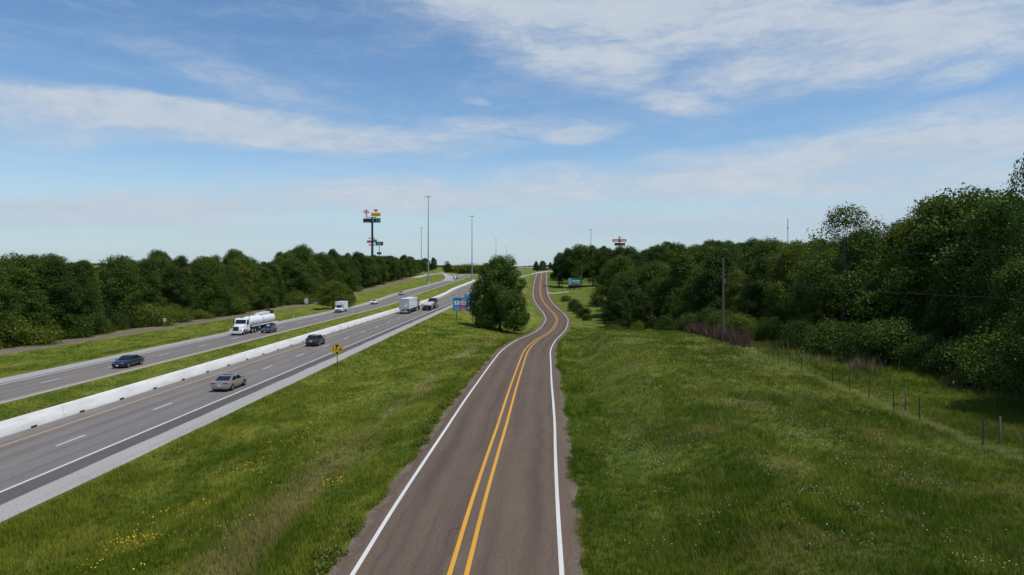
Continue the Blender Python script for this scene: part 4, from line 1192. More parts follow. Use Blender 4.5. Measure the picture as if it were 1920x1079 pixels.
box_part('chassis', M['dark_metal'], e, [(0, -.6, .60, 1.4, 5.2, .24)], 0)
box_part('vent_panel', M['alu'], e, [(1.155, -1.9, 2.55, .02, .9, .7)], 0)

# --- semi with a white box trailer, driving away
e = empty('semi_truck', (XH(33.8, 192), 192, zr(192) + .03), YAW)
tag(e, 'semi truck pulling a tall white box trailer with closed grey rear doors beside the barrier', 'truck')
yt0, yt1 = -7.0, 7.2
box_part('trailer', M['white'], e, [(0, (yt0 + yt1) / 2, 2.68, 2.58, yt1 - yt0, 2.76)], .03)
for s in (-1, 1):
    dr = box_part('rear_door', M['door_grey'], e, [(s * .63, yt0 - .02, 2.66, 1.20, .06, 2.52)], .01)
    bm = bmesh.new()
    for q in (.28, .85): cyl(bm, (s * q, yt0 - .08, 1.45), (s * q, yt0 - .08, 3.88), .022, n=6)
    finish(bm, 'lock_rod', M['grey_metal'], dr)
box_part('door_label', M['sign_white'], e, [(.55, yt0 - .062, 2.75, .72, .012, .26), (.5, yt0 - .062, 2.25, .9, .012, .5)], 0)
box_part('rear_frame', M['grey_metal'], e, [(0, yt0 - .03, 4.02, 2.6, .07, .10), (1.27, yt0 - .03, 2.66, .09, .07, 2.7), (-1.27, yt0 - .03, 2.66, .09, .07, 2.7), (0, yt0 - .03, 1.30, 2.6, .10, .16)], .01)
for s in (-1, 1): box_part('tail_light', M['tail_red'], e, [(s * .95, yt0 - .10, 1.30, .30, .05, .10)], .01)
box_part('rear_bumper', M['dirty_white'], e, [(0, yt0 - .05, .62, 2.2, .10, .16), (.6, yt0 - .04, .95, .10, .08, .6), (-.6, yt0 - .04, .95, .10, .08, .6)], .01)
bm = bmesh.new()
prism(bm, [(3.9, 3.25), (4.3, 3.45), (4.15, 3.70), (4.75, 3.78), (4.95, 3.5), (4.6, 3.3), (4.75, 3.05), (4.4, 3.15)], 'x', 1.292, 1.302)
bx(bm, 1.297, 5.4, 3.05, .01, .8, .12); bx(bm, 1.297, 6.2, 2.1, .01, .35, .2)
finish(bm, 'side_emblem', M['ink'], e)
box_part('undercarriage', M['dark_metal'], e, [(0, 0, 1.16, 1.1, 13.6, .26), (.8, 2.6, .7, .14, .14, 1.1), (-.8, 2.6, .7, .14, .14, 1.1), (1.2, -.6, .98, .05, 6.2, .5), (-1.2, -.6, .98, .05, 6.2, .5)], .01)
for yy in (-5.9, -4.6):
    for s in (1, -1): wheel(e, s * .98, yy, .50, .54, rim_m=M['alu'])
tractor(e, 12.4, M['maroon'], 3.5, nose=2.0, sleeper=1.4, hood_m=M['maroon'])
box_part('roof_fairing', M['maroon'], e, [(0, 8.4, 3.72, 2.2, 1.6, .5)], .15, True)

# --- flatbed truck with a dark cab and pale load, driving away
e = empty('flatbed_truck', (XH(30.1, 208), 208, zr(208) + .03), YAW)
tag(e, 'dark blue truck with a flatbed trailer carrying a pale tarpaulin covered load', 'truck')
yf0, yf1 = -7.6, 3.4
box_part('flat_deck', M['slate'], e, [(0, (yf0 + yf1) / 2, 1.36, 2.55, yf1 - yf0, .26), (0, yf1 - .1, 2.0, 2.5, .16, 1.3)], .02)
bm = bmesh.new()
rings = []
for y, hw_, hh_ in ((yf0 + .3, 1.0, .25), (yf0 + 1.2, 1.18, .62), (yf0 + 3.0, 1.15, .78), (yf0 + 4.5, 1.2, .62), (yf0 + 6.5, 1.17, .84), (yf1 - 1.8, 1.18, .70), (yf1 - .4, 1.1, .5)):
    rings.append([(-hw_, y, 1.50), (-hw_ * .98, y, 1.5 + hh_ * .7), (-hw_ * .55, y, 1.5 + hh_ * 1.05), (0, y + .1, 1.5 + hh_ * .92), (hw_ * .5, y, 1.5 + hh_ * 1.02), (hw_ * .98, y, 1.5 + hh_ * .66), (hw_, y, 1.50)])
loft(bm, rings)
finish(bm, 'tarpaulin_load', M['tarp'], e, smooth=True)
for s in (-1, 1):
    box_part('side_board', M['purple_slate'], e, [(s * 1.25, .2, 1.62, .06, 6.2, .50)], .01)
    box_part('tail_light', M['tail_red'], e, [(s * .9, yf0 - .03, 1.30, .34, .05, .12)], .01)
    box_part('mud_flap', M['black'], e, [(s * .95, yf0 + .3, .62, .6, .03, .7)], 0)
box_part('rear_bumper', M['dark_metal'], e, [(0, yf0 - .02, .70, 2.2, .12, .14), (.55, yf0, 1.0, .1, .1, .5), (-.55, yf0, 1.0, .1, .1, .5)], .01)
box_part('frame', M['dark_metal'], e, [(0, (yf0 + yf1) / 2, 1.05, 1.0, yf1 - yf0 - .3, .36)], .01)
for yy in (-6.6, -5.3):
    for s in (1, -1): wheel(e, s * .96, yy, .50, .54, rim_m=M['dirty_white'])
tractor(e, 9.4, M['navy'], 3.1, nose=2.2, sleeper=.25)
box_part('rear_window', M['glass'], e, [(0, 5.19, 2.35, 1.5, .06, .55)], .01)
box_part('headboard', M['grey_metal'], e, [(0, 4.9, 1.75, 2.2, .10, 1.0)], .02)

# --- far white truck cresting the hill
e = empty('box_truck', (XH(55, 505), 505, zl(505) + .03), YAW + math.pi)
tag(e, 'far white cab truck with a grey body coming over the hilltop', 'truck')
tractor(e, 7.2, M['white'], 2.9, nose=2.0, stack=False, grille_m=M['black'])
box_part('body', M['alu'], e, [(0, -2.4, 2.2, 2.45, 9.4, 2.3)], .1)
box_part('chassis', M['dark_metal'], e, [(0, -2.4, .9, 1.0, 9.0, .3)], 0)
for yy in (-5.9, -4.6):
    for s in (1, -1): wheel(e, s * .96, yy, .50, .54)
# ------------------------------------------------------------------ concrete median barrier
ysb = np.concatenate([np.arange(-60, 20, 6), np.arange(20, 330, 3), np.arange(330, 860, 8)])
prof = [(37.40, 0), (37.40, .09), (37.58, .34), (37.70, .98), (37.86, 1.02), (38.04, .98), (38.16, .34), (38.34, .09), (38.34, -.6)]
prof = [(37.40, -.3)] + prof
V = np.array([[(XH(l, y), y, float(zR_(y)) + .03 + h) for l, h in prof] for y in ysb]).reshape(-1, 3)
n = len(prof); ix = np.arange(len(ysb) * n).reshape(len(ysb), n)
fc = np.stack([ix[:-1, :-1], ix[:-1, 1:], ix[1:, 1:], ix[1:, :-1]], -1).reshape(-1, 4)
m, nt, b = new_mat('cast_concrete_barrier')
geo = N(nt, 'ShaderNodeNewGeometry'); pos = geo.outputs['Position']
c = mixc(nt, ramp(nt, noise(nt, scaled(nt, pos, (.4, .25, 2.0)), 1.2, 6, .65), .35, .7), (.69, .69, .67), (.56, .55, .52))
c = mixc(nt, ramp(nt, noise(nt, scaled(nt, pos, (1, 1.2, .12)), 1.0, 5, .7), .58, .75, 0, .5), c, (.42, .40, .37))
sx_ = N(nt, 'ShaderNodeSeparateXYZ'); nt.links.new(pos, sx_.inputs[0])
fr = math_(nt, 'FRACT', math_(nt, 'DIVIDE', sx_.outputs[1], 12.4))
c = mixc(nt, ramp(nt, math_(nt, 'ABSOLUTE', math_(nt, 'SUBTRACT', fr, .5)), .001, .0034, .65, 0), c, (.22, .21, .2))
nt.links.new(c, b.inputs['Base Color']); b.inputs['Roughness'].default_value = .85
e = empty('concrete_barrier', (0, 0, 0)); tag(e, 'long white concrete barrier between the near carriageway and the grass median', 'barrier')
npmesh('barrier_wall', V, fc, m, e)
k = 0
y = 41.0
while y < 175:
    x = XH(37.385, y); z = float(zR_(y)) + .03
    bm = bmesh.new(); bx(bm, 0, 0, .075, .05, .62, .13)
    o = finish(bm, 'drain_opening', M['ink'], e, bevel=.01, loc=(x, y, z)); o.rotation_euler = (0, 0, YAW)
    y += 5.6

# ------------------------------------------------------------------ height clearance sign
def post(name, x, y, h, r, m, parent, sides=8, sq=False, sink=.4):
    bm = bmesh.new()
    if sq: bx(bm, x, y, (h - sink) / 2, r * 2, r * 2, h + sink)
    else: cyl(bm, (x, y, -sink), (x, y, h), r, n=sides)
    return finish(bm, name, m, parent, smooth=not sq)
d = 79.0; x = (632 - 960) * d / F; zb = tz(x, d)
e = empty('clearance_sign', (x, d, zb), R(4)); tag(e, 'yellow diamond road sign reading 17-6 between two black arrows', 'road sign')
zc = H - (655.5 - YH) * d / F - zb
post('post', 0, .06, zc + .3, .04, M['rust'], e)
a = .82
def diamond(name, m, a, y, t, r_=.07):
    bm = bmesh.new(); bx(bm, 0, y, zc, a * 2 / math.sqrt(2), t, a * 2 / math.sqrt(2), Matrix.Rotation(R(45), 4, 'Y'))
    bmesh.ops.bevel(bm, geom=[q for q in bm.edges if abs(q.verts[0].co.y - q.verts[1].co.y) > t * .5], offset=r_, segments=3, affect='EDGES')
    return finish(bm, name, m, e)
diamond('sign_plate', M['yellow_sign'], a, 0, .02)
# black border as four thin bars
bm = bmesh.new()
for s1 in (1, -1):
    for s2 in (1, -1):
        bx(bm, s1 * (a - .07) / 2, -.013, zc + s2 * (a - .07) / 2, (a - .10) * math.sqrt(2), .006, .022, Matrix.Rotation(R(45) * s1 * s2, 4, 'Y'))
finish(bm, 'border', M['ink'], e)
text_obj("17-6", .54, M['ink'], 'lettering', e, (0, -.014, zc - .01), width=.98, bold=.012)
for s in (1, -1):
    bm = bmesh.new()
    z0 = zc + s * .27
    # arrow pointing away from the figures, with a short shaft
    prism(bm, [(-.24, z0 + s * .13), (0, z0 + s * .33), (.24, z0 + s * .13), (.11, z0 + s * .13), (.11, z0 - s * .02), (-.11, z0 - s * .02), (-.11, z0 + s * .13)], 'y', -.018, -.011)
    finish(bm, 'arrow', M['ink'], e)

# ------------------------------------------------------------------ blue motorist service sign
d = 177.0; x0 = (849 - 960) * d / F; mpx = d / F
zt_, zb_ = H - (558.5 - YH) * mpx, H - (583.5 - YH) * mpx
xc_ = x0 + 3.0; zg = tz(xc_, d); hz = zt_ - zb_
e = empty('service_sign', (xc_, d, zg), R(3)); tag(e, 'large blue roadside sign with white and red logo panels partly behind the lone tree', 'road sign')
zc = (zt_ + zb_) / 2 - zg
bm = bmesh.new(); bx(bm, 0, 0, zc, 6.0, .05, hz); finish(bm, 'sign_plate', M['blue_sign'], e, bevel=.01)
box_part('border', M['pale_blue'], e, [(0, -.028, zc + hz / 2 - .05, 5.9, .012, .08), (0, -.028, zc - hz / 2 + .05, 5.9, .012, .08), (-2.92, -.028, zc, .08, .012, hz - .2), (2.92, -.028, zc, .08, .012, hz - .2)], 0)
for px_ in (-2.0, 2.0): post('post', px_, .12, zc + hz / 2, .08, M['rust'], e, sq=True)
text_obj('FOOD', .56, M['sign_white'], 'lettering', e, (-.05, -.03, zc + hz / 2 - .42), width=1.35)
wp, hp = 1.35, 1.05
for ci, xx in enumerate((-1.98, -.30, 1.55)):
    for ri, zz in enumerate((zc + .38, zc - 1.02)):
        key = [['sign_white', 'pale_blue'], ['sign_white', 'sign_red'], ['sign_white', 'sign_white']][ci][ri]
        bm = bmesh.new(); bx(bm, xx, -.035, zz, wp, .02, hp)
        o = finish(bm, 'logo_panel', M[key], e)
        def disc(rx, rz, m, yy, cz=0, nm='emblem', seg=20):
            bm = bmesh.new(); loft(bm, [[(xx + rx * math.cos(2 * math.pi * k / seg), q, zz + cz + rz * math.sin(2 * math.pi * k / seg)) for k in range(seg)] for q in (yy, yy - .008)])
            finish(bm, nm, m, o)
        if (ci, ri) == (0, 0):
            disc(.20, .16, M['ink'], -.046, .20); box_part('emblem', M['sign_tan'], o, [(xx, -.05, zz - .26, .8, .01, .10)], 0)
        elif (ci, ri) == (0, 1):
            box_part('emblem', M['blue_sign'], o, [(xx, -.05, zz + .3, .9, .01, .14), (xx, -.05, zz - .36, .8, .01, .12)], 0); box_part('emblem', M['sign_pink'], o, [(xx + .1, -.05, zz, .9, .01, .10)], 0)
        elif (ci, ri) == (1, 0):
            disc(.52, .36, M['sign_red'], -.046); disc(.38, .22, M['sign_white'], -.056); disc(.24, .10, M['sign_tan'], -.066)
        elif (ci, ri) == (1, 1):
            disc(.42, .36, M['sign_orange'], -.046); box_part('emblem', M['sign_white'], o, [(xx, -.05, zz - .42, 1.0, .01, .12)], 0)
        else:
            disc(.3, .26, M['sign_red'], -.046)
ze = zc + hz / 2 + .42
o = box_part('exit_plate', M['blue_sign'], e, [(1.45, 0, ze, 2.9, .05, .82)], .01)
box_part('exit_border', M['pale_blue'], o, [(1.45, -.03, ze + .36, 2.8, .012, .07), (.05, -.03, ze, .07, .012, .7)], 0)
text_obj('EXIT', .5, M['sign_white'], 'lettering', o, (1.0, -.032, ze), width=1.3)

# ------------------------------------------------------------------ high mast lamps
def mast(px, d, top, label, r=.42):
    x = (px - 960) * d / F; zb = tz(x, d); h = H - (top - YH) * d / F - zb
    e = empty('lamp_mast', (x, d, zb)); tag(e, label, 'lamp mast', 'tall highway lamp masts')
    bm = bmesh.new(); cyl(bm, (0, 0, -.5), (0, 0, h), r, r * .38, 14); finish(bm, 'pole', M['grey_metal'], e, smooth=True)
    bm = bmesh.new(); cyl(bm, (0, 0, -.3), (0, 0, .5), 1.1, n=16); finish(bm, 'footing', M['concrete'], e, bevel=.03)
    bm = bmesh.new(); cyl(bm, (0, 0, h - .6), (0, 0, h - .2), .55, .7, 14); cyl(bm, (0, 0, h - .1), (0, 0, h + .35), .25, .12, 10); finish(bm, 'mast_head', M['grey_metal'], e)
    for k in range(8):
        a = 2 * math.pi * k / 8
        bm = bmesh.new(); c_, s_ = math.cos(a), math.sin(a)
        cyl(bm, (0, 0, h - .3), (1.55 * c_, 1.55 * s_, h - .25), .05, n=6)
        cyl(bm, (1.75 * c_, 1.75 * s_, h - .52), (1.75 * c_, 1.75 * s_, h - .12), .42, .22, 10)
        finish(bm, 'lamp_head', M['grey_metal'], e)
mast(803, 425, 368, 'tallest looking grey lamp mast standing on the grass left of the hilltop', .46)
mast(790, 640, 427, 'slim grey lamp mast just left of the tallest looking mast', .42)
mast(885, 500, 405, 'grey lamp mast rising behind the left side of the lone tree', .44)
mast(930, 850, 448, 'distant lamp mast seen above the top of the lone tree', .42)
mast(950, 1120, 463, 'most distant lamp mast, right of the lone tree top', .45)
mast(1108, 640, 430, 'lamp mast sticking up above the right hand hilltop wood', .42)

# ------------------------------------------------------------------ tall travel stop sign tower
d = 430.0; k_ = d / F
def sz(py): return H - (py - YH) * k_
x = (698 - 960) * k_; zb = tz(x, d)
e = empty('sign_tower', (x, d, zb)); tag(e, 'tallest dark sign pole with a red heart, yellow name board and green price digits', 'sign')
def rel(px): return (px - 698) * k_
hp = sz(407.5) - zb
bm = bmesh.new(); cyl(bm, (0, 0, -1), (0, 0, hp), .80, .62, 16); finish(bm, 'pole', M['dark_panel'], e, smooth=True)
def board(name, m, px0, py0, px1, py1, y=-.5, t=.6, parent=None):
    return box_part(name, m, parent or e, [(rel((px0 + px1) / 2), y, sz((py0 + py1) / 2) - zb, (px1 - px0) * k_, t, (py1 - py0) * k_)], .04)
def line(parent, s, m, px, py, h, w_, y=-.82): return text_obj(s, h, m, 'lettering', parent, (rel(px), y, sz(py) - zb), width=w_, ext=.02)
box_part('cross_arm', M['dark_metal'], e, [(rel(696), -.1, sz(408) - zb, 18.5 * k_, .4, .35), (rel(687), -.1, sz(405) - zb, .4, .4, 2.2), (rel(705), -.1, sz(406.5) - zb, .4, .4, 1.2)], 0)
o = board('name_board', M['yellow_sign'], 696.3, 399.4, 713.8, 406.0, t=.7)
line(o, "Love's", M['sign_red'], 705, 402.6, 2.0, 4.6, -.88)
# heart
bm = bmesh.new(); hw_ = 3.6 * k_ / 17
hp_ = []
for i in range(28):
    t = 2 * math.pi * i / 28
    hp_.append((16 * math.sin(t) ** 3 * hw_ * 1.0, (13 * math.cos(t) - 5 * math.cos(2 * t) - 2 * math.cos(3 * t) - math.cos(4 * t)) * hw_ * .95))
cx_, cz_ = rel(705), sz(395.4) - zb
prism(bm, [(cx_ + a, cz_ + b_) for a, b_ in hp_], 'y', -.8, -.2); finish(bm, 'heart', M['sign_red'], e)
# round outlined emblem on the left arm: white board, red outline and a peaked hat-like shape
cx_, cz_ = rel(687), sz(398) - zb
def poly(sx, sz_, pts): return [(cx_ + a * sx, cz_ + b_ * sz_) for a, b_ in pts]
star = [(0, 1.25), (.30, .72), (.62, .62), (1.15, .10), (1.2, -.30), (.62, -.52), (.42, -.95), (-.42, -.95), (-.62, -.52), (-1.2, -.30), (-1.15, .10), (-.62, .62), (-.30, .72)]
bm = bmesh.new(); prism(bm, poly(1.45, 1.35, star), 'y', -.5, -.1); eb = finish(bm, 'emblem_board', M['sign_white'], e)
bm = bmesh.new()
for (a, b_), (c2, d2) in zip(star, star[1:] + star[:1]):
    cyl(bm, (cx_ + a * 1.45, -.5, cz_ + b_ * 1.35), (cx_ + c2 * 1.45, -.5, cz_ + d2 * 1.35), .13, n=6)
finish(bm, 'outline', M['sign_red'], eb)
bm = bmesh.new(); prism(bm, poly(.6, .8, [(0, 1.1), (.9, -.1), (.5, -.1), (.5, -.6), (-.5, -.6), (-.5, -.1), (-.9, -.1)]), 'y', -.58, -.48); finish(bm, 'emblem', M['sign_pink'], eb)
o = board('dark_board', M['dark_panel'], 681.3, 410.2, 696.6, 418.0)
box_part('board_line', M['sign_pink'], o, [(rel(688), -.82, sz(416.8) - zb, 10.5 * k_, .04, .5)], 0)
o = board('price_board', M['dark_panel'], 697.0, 409.6, 713.6, 418.0, y=-.55)
line(o, '5 13', M['led_green'], 705.4, 413.6, 3.0, 4.4, -.90)
# second sign cluster, further back and lower
def sign2(px, d2, name, label, r_, top):
    x = (px - 960) * d2 / F; zb2 = tz(x, d2)
    e2 = empty(name, (x, d2, zb2)); tag(e2, label, 'sign')
    bm = bmesh.new(); cyl(bm, (0, 0, -1), (0, 0, H - (top - YH) * d2 / F - zb2), r_, r_ * .85, 12); finish(bm, 'pole', M['dark_metal'], e2, smooth=True)
    def bd(nm, m, px0, py0, px1, py1, y=-.5, t=.6):
        q = d2 / F
        return box_part(nm, m, e2, [(((px0 + px1) / 2 - px) * q, y, H - ((py0 + py1) / 2 - YH) * q - zb2, (px1 - px0) * q, t, (py1 - py0) * q)], .03)
    def tx(o_, s, m, px_, py_, h, w_, y=-.83): return text_obj(s, h, m, 'lettering', o_, ((px_ - px) * d2 / F, y, H - (py_ - YH) * d2 / F - zb2), width=w_, ext=.02)
    return e2, bd, tx
e2, bd, tx = sign2(697, 560, 'roadside_sign', 'lower sign with red, green and white boards showing behind the tallest sign pole', .5, 446)
for a in (693.2, 701.2): bd('top_board', M['sign_tan'], a - 1.6, 445.8, a + 1.6, 448.8)
o = bd('red_board', M['sign_pink'], 688.2, 451.2, 697, 455.8)
o = bd('green_board', M['sign_green'], 697.6, 449.6, 707.2, 455.6)
tx(o, '513', M['led_green'], 702.6, 452.6, 2.0, 3.4)
o = bd('white_board', M['sign_white'], 691.4, 457.8, 704.0, 461.4)
box = box_part('board_edge', M['sign_pink'], o, [((697.7 - 697) * 560 / F, -.82, H - (458.0 - YH) * 560 / F - e2.location.z, 12.4 * 560 / F, .05, .3), ((697.7 - 697) * 560 / F, -.82, H - (461.2 - YH) * 560 / F - e2.location.z, 12.4 * 560 / F, .05, .3)], 0)
e3, bd, tx = sign2(711.3, 470, 'roadside_sign', 'dark sign board with grey lettering right of the tallest sign pole', .22, 456)
o = bd('name_board', M['dark_panel'], 704.6, 453.8, 718.6, 460.8)
for i, (a, b_, q) in enumerate(((706.6, 716.0, 456.2), (707.4, 715.0, 458.0), (706.6, 715.6, 459.4))):
    box_part('board_line', M['alu'], o, [(((a + b_) / 2 - 711.3) * 470 / F, -.82, H - (q - YH) * 470 / F - e3.location.z, (b_ - a) * 470 / F, .04, .32)], 0)
bd('small_board', M['dark_panel'], 707.0, 473.4, 715.6, 477.4)
# building behind the trees
d4 = 520; q = d4 / F; x = (716 - 960) * q; zb4 = tz(x, d4)
e = empty('store_building', (x, d4, zb4)); tag(e, 'low brick building with a pale flat roof edge below the dark sign boards', 'building')
ztop = H - (481 - YH) * q - zb4
box_part('wall', M['brick'], e, [(0, 8, ztop / 2 - .3, 28 * q, 16, ztop - .4)], 0)
box_part('roof', M['roof'], e, [(0, 8, ztop, 29.5 * q, 17, 1.0)], .03)
box_part('sign_panel', M['sign_orange'], e, [(-3, -.05, ztop - 1.5, 4.5, .2, .9)], .02)

# ------------------------------------------------------------------ twin red sign on the right
d5 = 600; q = d5 / F
e5, bd, tx = sign2(1161.4, d5, 'roadside_sign', 'sign with two red and white boards over two dark boards above the right wood', .45, 444)
def emb(nm, m, a, b_, c2, d_): return bd(nm, m, a, b_, c2, d_)
o = bd('crown_emblem', M['alu'], 1158.2, 444.0, 1165.4, 444.9); bd('crown_emblem', M['alu'], 1158.2, 446.0, 1165.4, 446.8); 
for a in (1148.2, 1162.2):
    o = bd('red_board', M['sign_pink'], a, 448.9, a + 12.2, 454.0)
    for py_, w_, x_ in ((451.3, 9.4, 0), (453.0, 6.5, 1.2)):
        box_part('board_line', M['sign_white'], o, [((a + 6.1 + x_ - 1161.4) * q, -.82, H - (py_ - YH) * q - e5.location.z, w_ * q, .05, .42)], 0)
bd('dark_board', M['dark_panel'], 1152.0, 455.8, 1161.0, 461.0)
bd('maroon_board', M['maroon'], 1162.0, 455.8, 1172.0, 461.0)

# ------------------------------------------------------------------ billboard by the road
d6 = 345; q = d6 / F; x = (1077 - 960) * q; zb6 = tz(x, d6)
e = empty('billboard', (x, d6, zb6), R(2)); tag(e, 'green billboard with white lettering beside a utility pole at the wood edge', 'billboard')
zc = H - (528.2 - YH) * q - zb6; hh = 12.6 * q; ww = 23.5 * q
o = box_part('panel', M['sign_green'], e, [(0, 0, zc, ww, .22, hh)], .02)
box_part('picture_strip', M['pale_blue'], o, [(-ww * .36, -.12, zc, ww * .26, .02, hh * .96)], 0)
box_part('picture_strip', M['alu'], o, [(-ww * .34, -.135, zc + .1, ww * .22, .02, hh * .30)], 0)
box_part('board_line', M['sign_white'], o, [(ww * .13, -.125, zc + hh * .10, ww * .62, .02, hh * .12), (ww * .15, -.125, zc - hh * .12, ww * .52, .02, hh * .06), (ww * .38, -.125, zc - hh * .34, ww * .16, .02, hh * .06)], 0)
box_part('apron', M['maroon'], e, [(0, 0, zc - hh / 2 - .35, ww * .98, .2, .55)], .01)
for a in (-.38, 0, .38): post('post', a * ww, .25, zc, .13, M['rust'], e, sq=True)
x7 = (1060 - 960) * q; d7 = 343; zb7 = tz(x7, d7)
e = empty('roadside_board', (x7, d7, zb7), R(2)); tag(e, 'small yellow-green board standing left of the green billboard', 'sign')
zc = H - (536 - YH) * d7 / F - zb7
box_part('panel', M['sign_lime'], e, [(0, 0, zc, 10 * q, .15, 5.2 * q)], .02)
for a in (-1.0, 1.0): post('post', a, .12, zc, .08, M['wood'], e, sq=True)
x8 = (1059 - 960) * 335 / F; zb8 = tz(x8, 335)
e = empty('mailbox', (x8, 335, zb8)); tag(e, 'small white box on a post below the yellow-green board', 'mailbox')
post('post', 0, 0, 1.1, .06, M['wood'], e, sq=True)
bm = bmesh.new(); prism(bm, [(-.22, 1.1), (.22, 1.1), (.22, 1.42), (.15, 1.56), (-.15, 1.56), (-.22, 1.42)], 'y', -.4, .4); finish(bm, 'box', M['white'], e, bevel=.02)

# ------------------------------------------------------------------ utility poles and their wires
def upole(px, d, top, label, base_r=.16, m='wood', fit=True):
    x = (px - 960) * d / F; zb = tz(x, d); h = H - (top - YH) * d / F - zb
    e = empty('utility_pole', (x, d, zb)); tag(e, label, 'utility pole')
    bm = bmesh.new(); cyl(bm, (0, 0, -1), (0, 0, h), base_r, base_r * .68, 12); finish(bm, 'pole', M[m], e, smooth=True)
    if fit:
        bm = bmesh.new(); cyl(bm, (0, 0, h), (0, 0, h + .22), .05, .07, 8); finish(bm, 'insulator', M['alu'], e)
        bm = bmesh.new(); cyl(bm, (.24, 0, h - 3.0), (.24, 0, h - 2.5), .09, n=8); bx(bm, .13, 0, h - 2.6, .2, .06, .06); finish(bm, 'bracket', M['grey_metal'], e)
    return e, Vector((x, d, zb + h))
pA, tA = upole(1356, 90, 488, 'tall weathered wooden utility pole standing in the brown brush on the right')
pB, tB = upole(1090, 347, 500, 'slim utility pole standing at the right end of the green billboard', .19)
pC, tC = upole(716, 396, 509, 'short pale utility pole with a white foot at the left wood edge', .20, 'wood')
bm = bmesh.new(); cyl(bm, (0, 0, -.2), (0, 0, 1.6), .30, .24, 10); finish(bm, 'foot_sleeve', M['white'], pC)
def wire(a, b_, sag, label, r=.014):
    bm = bmesh.new(); pts = []
    for i in range(25):
        t = i / 24; p = a.lerp(b_, t); p.z -= sag * 4 * t * (1 - t); pts.append(p)
    tube(bm, pts, [r] * 25, 5)
    o = finish(bm, 'power_line', M['wire'], None, smooth=True); tag(o, label, 'power line'); return o
tNear = Vector((36.5, 24, 12.2))
wire(tA + Vector((0, 0, .2)), tNear, .5, 'upper thin power line running from the wooden pole to the right past the woods', .013)
wire(tA - Vector((0, 0, 2.6)), tNear - Vector((0, 0, 3.6)), .45, 'lower thin cable running from the wooden pole to the right past the woods', .015)
wire(tA + Vector((0, 0, .2)), tB, 3.0, 'thin power line running from the wooden pole back to the billboard pole', .010)
# the pole the wires run to, just outside the picture on the right
xN = 36.5; zN0 = tz(36.5, 24)
e = empty('utility_pole', (36.5, 24, zN0)); tag(e, 'wooden utility pole just outside the right side of the picture', 'utility pole')
bm = bmesh.new(); cyl(bm, (0, 0, -1), (0, 0, 12.3 - zN0), .16, .11, 12); finish(bm, 'pole', M['wood'], e, smooth=True)

# ------------------------------------------------------------------ wire fence on the right
e = empty('wire_fence', (0, 0, 0)); tag(e, 'old wire fence of thin dark posts running along the right side of the field', 'fence')
ysf = [33.6, 36.8, 40.0, 43.0, 46.2, 49.7, 52.9, 56.0, 59.4, 62.8, 65.8, 69.0, 72.0, 75.4, 78.6, 82, 85.4, 88.6, 92, 95.5, 99, 103, 107, 111]
tops = []
for i, y in enumerate(ysf):
    x = float(Xf(np.array(y))); z = tz(x, y)
    wooden = i in (0, 12, 15, 17, 19)
    if y == 40.0: continue
    o = None
    bm = bmesh.new()
    lean = random.uniform(-.05, .05)
    if wooden: cyl(bm, (0, 0, -.3), (lean, 0, 1.45), .055, .05, 8)
    else:
        bx(bm, 0, 0, .50, .058, .012, 1.75, Matrix.Rotation(lean * .6, 4, 'Y')); bx(bm, 0, .03, .50, .014, .06, 1.75, Matrix.Rotation(lean * .6, 4, 'Y'))
    finish(bm, 'post', M['wood'] if wooden else M['rust'], e, loc=(x, y, z))
    tops.append(Vector((x, y, z)))
for hgt in (.35, .70, 1.02, 1.3):
    bm = bmesh.new()
    tube(bm, [p + Vector((-.03, 0, hgt + random.uniform(-.03, .03))) for p in tops], [.004] * len(tops), 4)
    finish(bm, 'wire', M['wire'], e)
for px, d, hgt, lab in ((1697.6, 46.0, 1.5, 'pale weathered wooden stake beside the second nearest fence post'), (1874, 37.0, 1.45, 'pale weathered wooden stake beside the nearest fence post')):
    x = (px - 960) * d / F; z = tz(x, d)
    bm = bmesh.new(); cyl(bm, (0, 0, -.3), (.04, .02, hgt), .055, .045, 8); bmesh.ops.bevel(bm, geom=[q for q in bm.edges], offset=.008, segments=1, affect='EDGES')
    o = finish(bm, 'stake', M['wood'], None, smooth=True, loc=(x, d, z)); tag(o, lab, 'stake')

# ------------------------------------------------------------------ small road furniture
def marker(px, d, h, label, m='white', r=.055):
    x = (px - 960) * d / F; z = tz(x, d)
    e = empty('marker_post', (x, d, z)); tag(e, label, 'marker post')
    bm = bmesh.new(); loft(bm, [[(-.05, -.02, -.3), (.05, -.02, -.3), (.05, .03, -.3), (-.05, .03, -.3)], [(-.05, -.02, h), (.05, -.02, h), (.05, .03, h), (-.05, .03, h)]])
    finish(bm, 'post', M[m], e, bevel=.01)
    box_part('reflector', M['alu'], e, [(0, -.028, h - .16, .08, .012, .16)], 0)
marker(968.5, 186, 1.15, 'white marker post on the grass just right of the lone tree')
marker(1086.8, 198, 1.15, 'white marker post right of the road bend, farther of the pair')
marker(1091.0, 190, 1.2, 'white marker post right of the road bend, nearer of the pair')
marker(430.5, 135, 1.2, 'white marker post on the grass just left of the tanker cab')
marker(550.5, 178, 1.0, 'white marker post between the tanker and the box van')
marker(749, 300, 1.2, 'white marker post beside the pale blue car')
marker(376, 163, .9, 'pale yellow marker post at the foot of the left wood', 'sign_lime')
marker(310.5, 142, .5, 'small pale stump post under the little white sign on the left', 'wood')
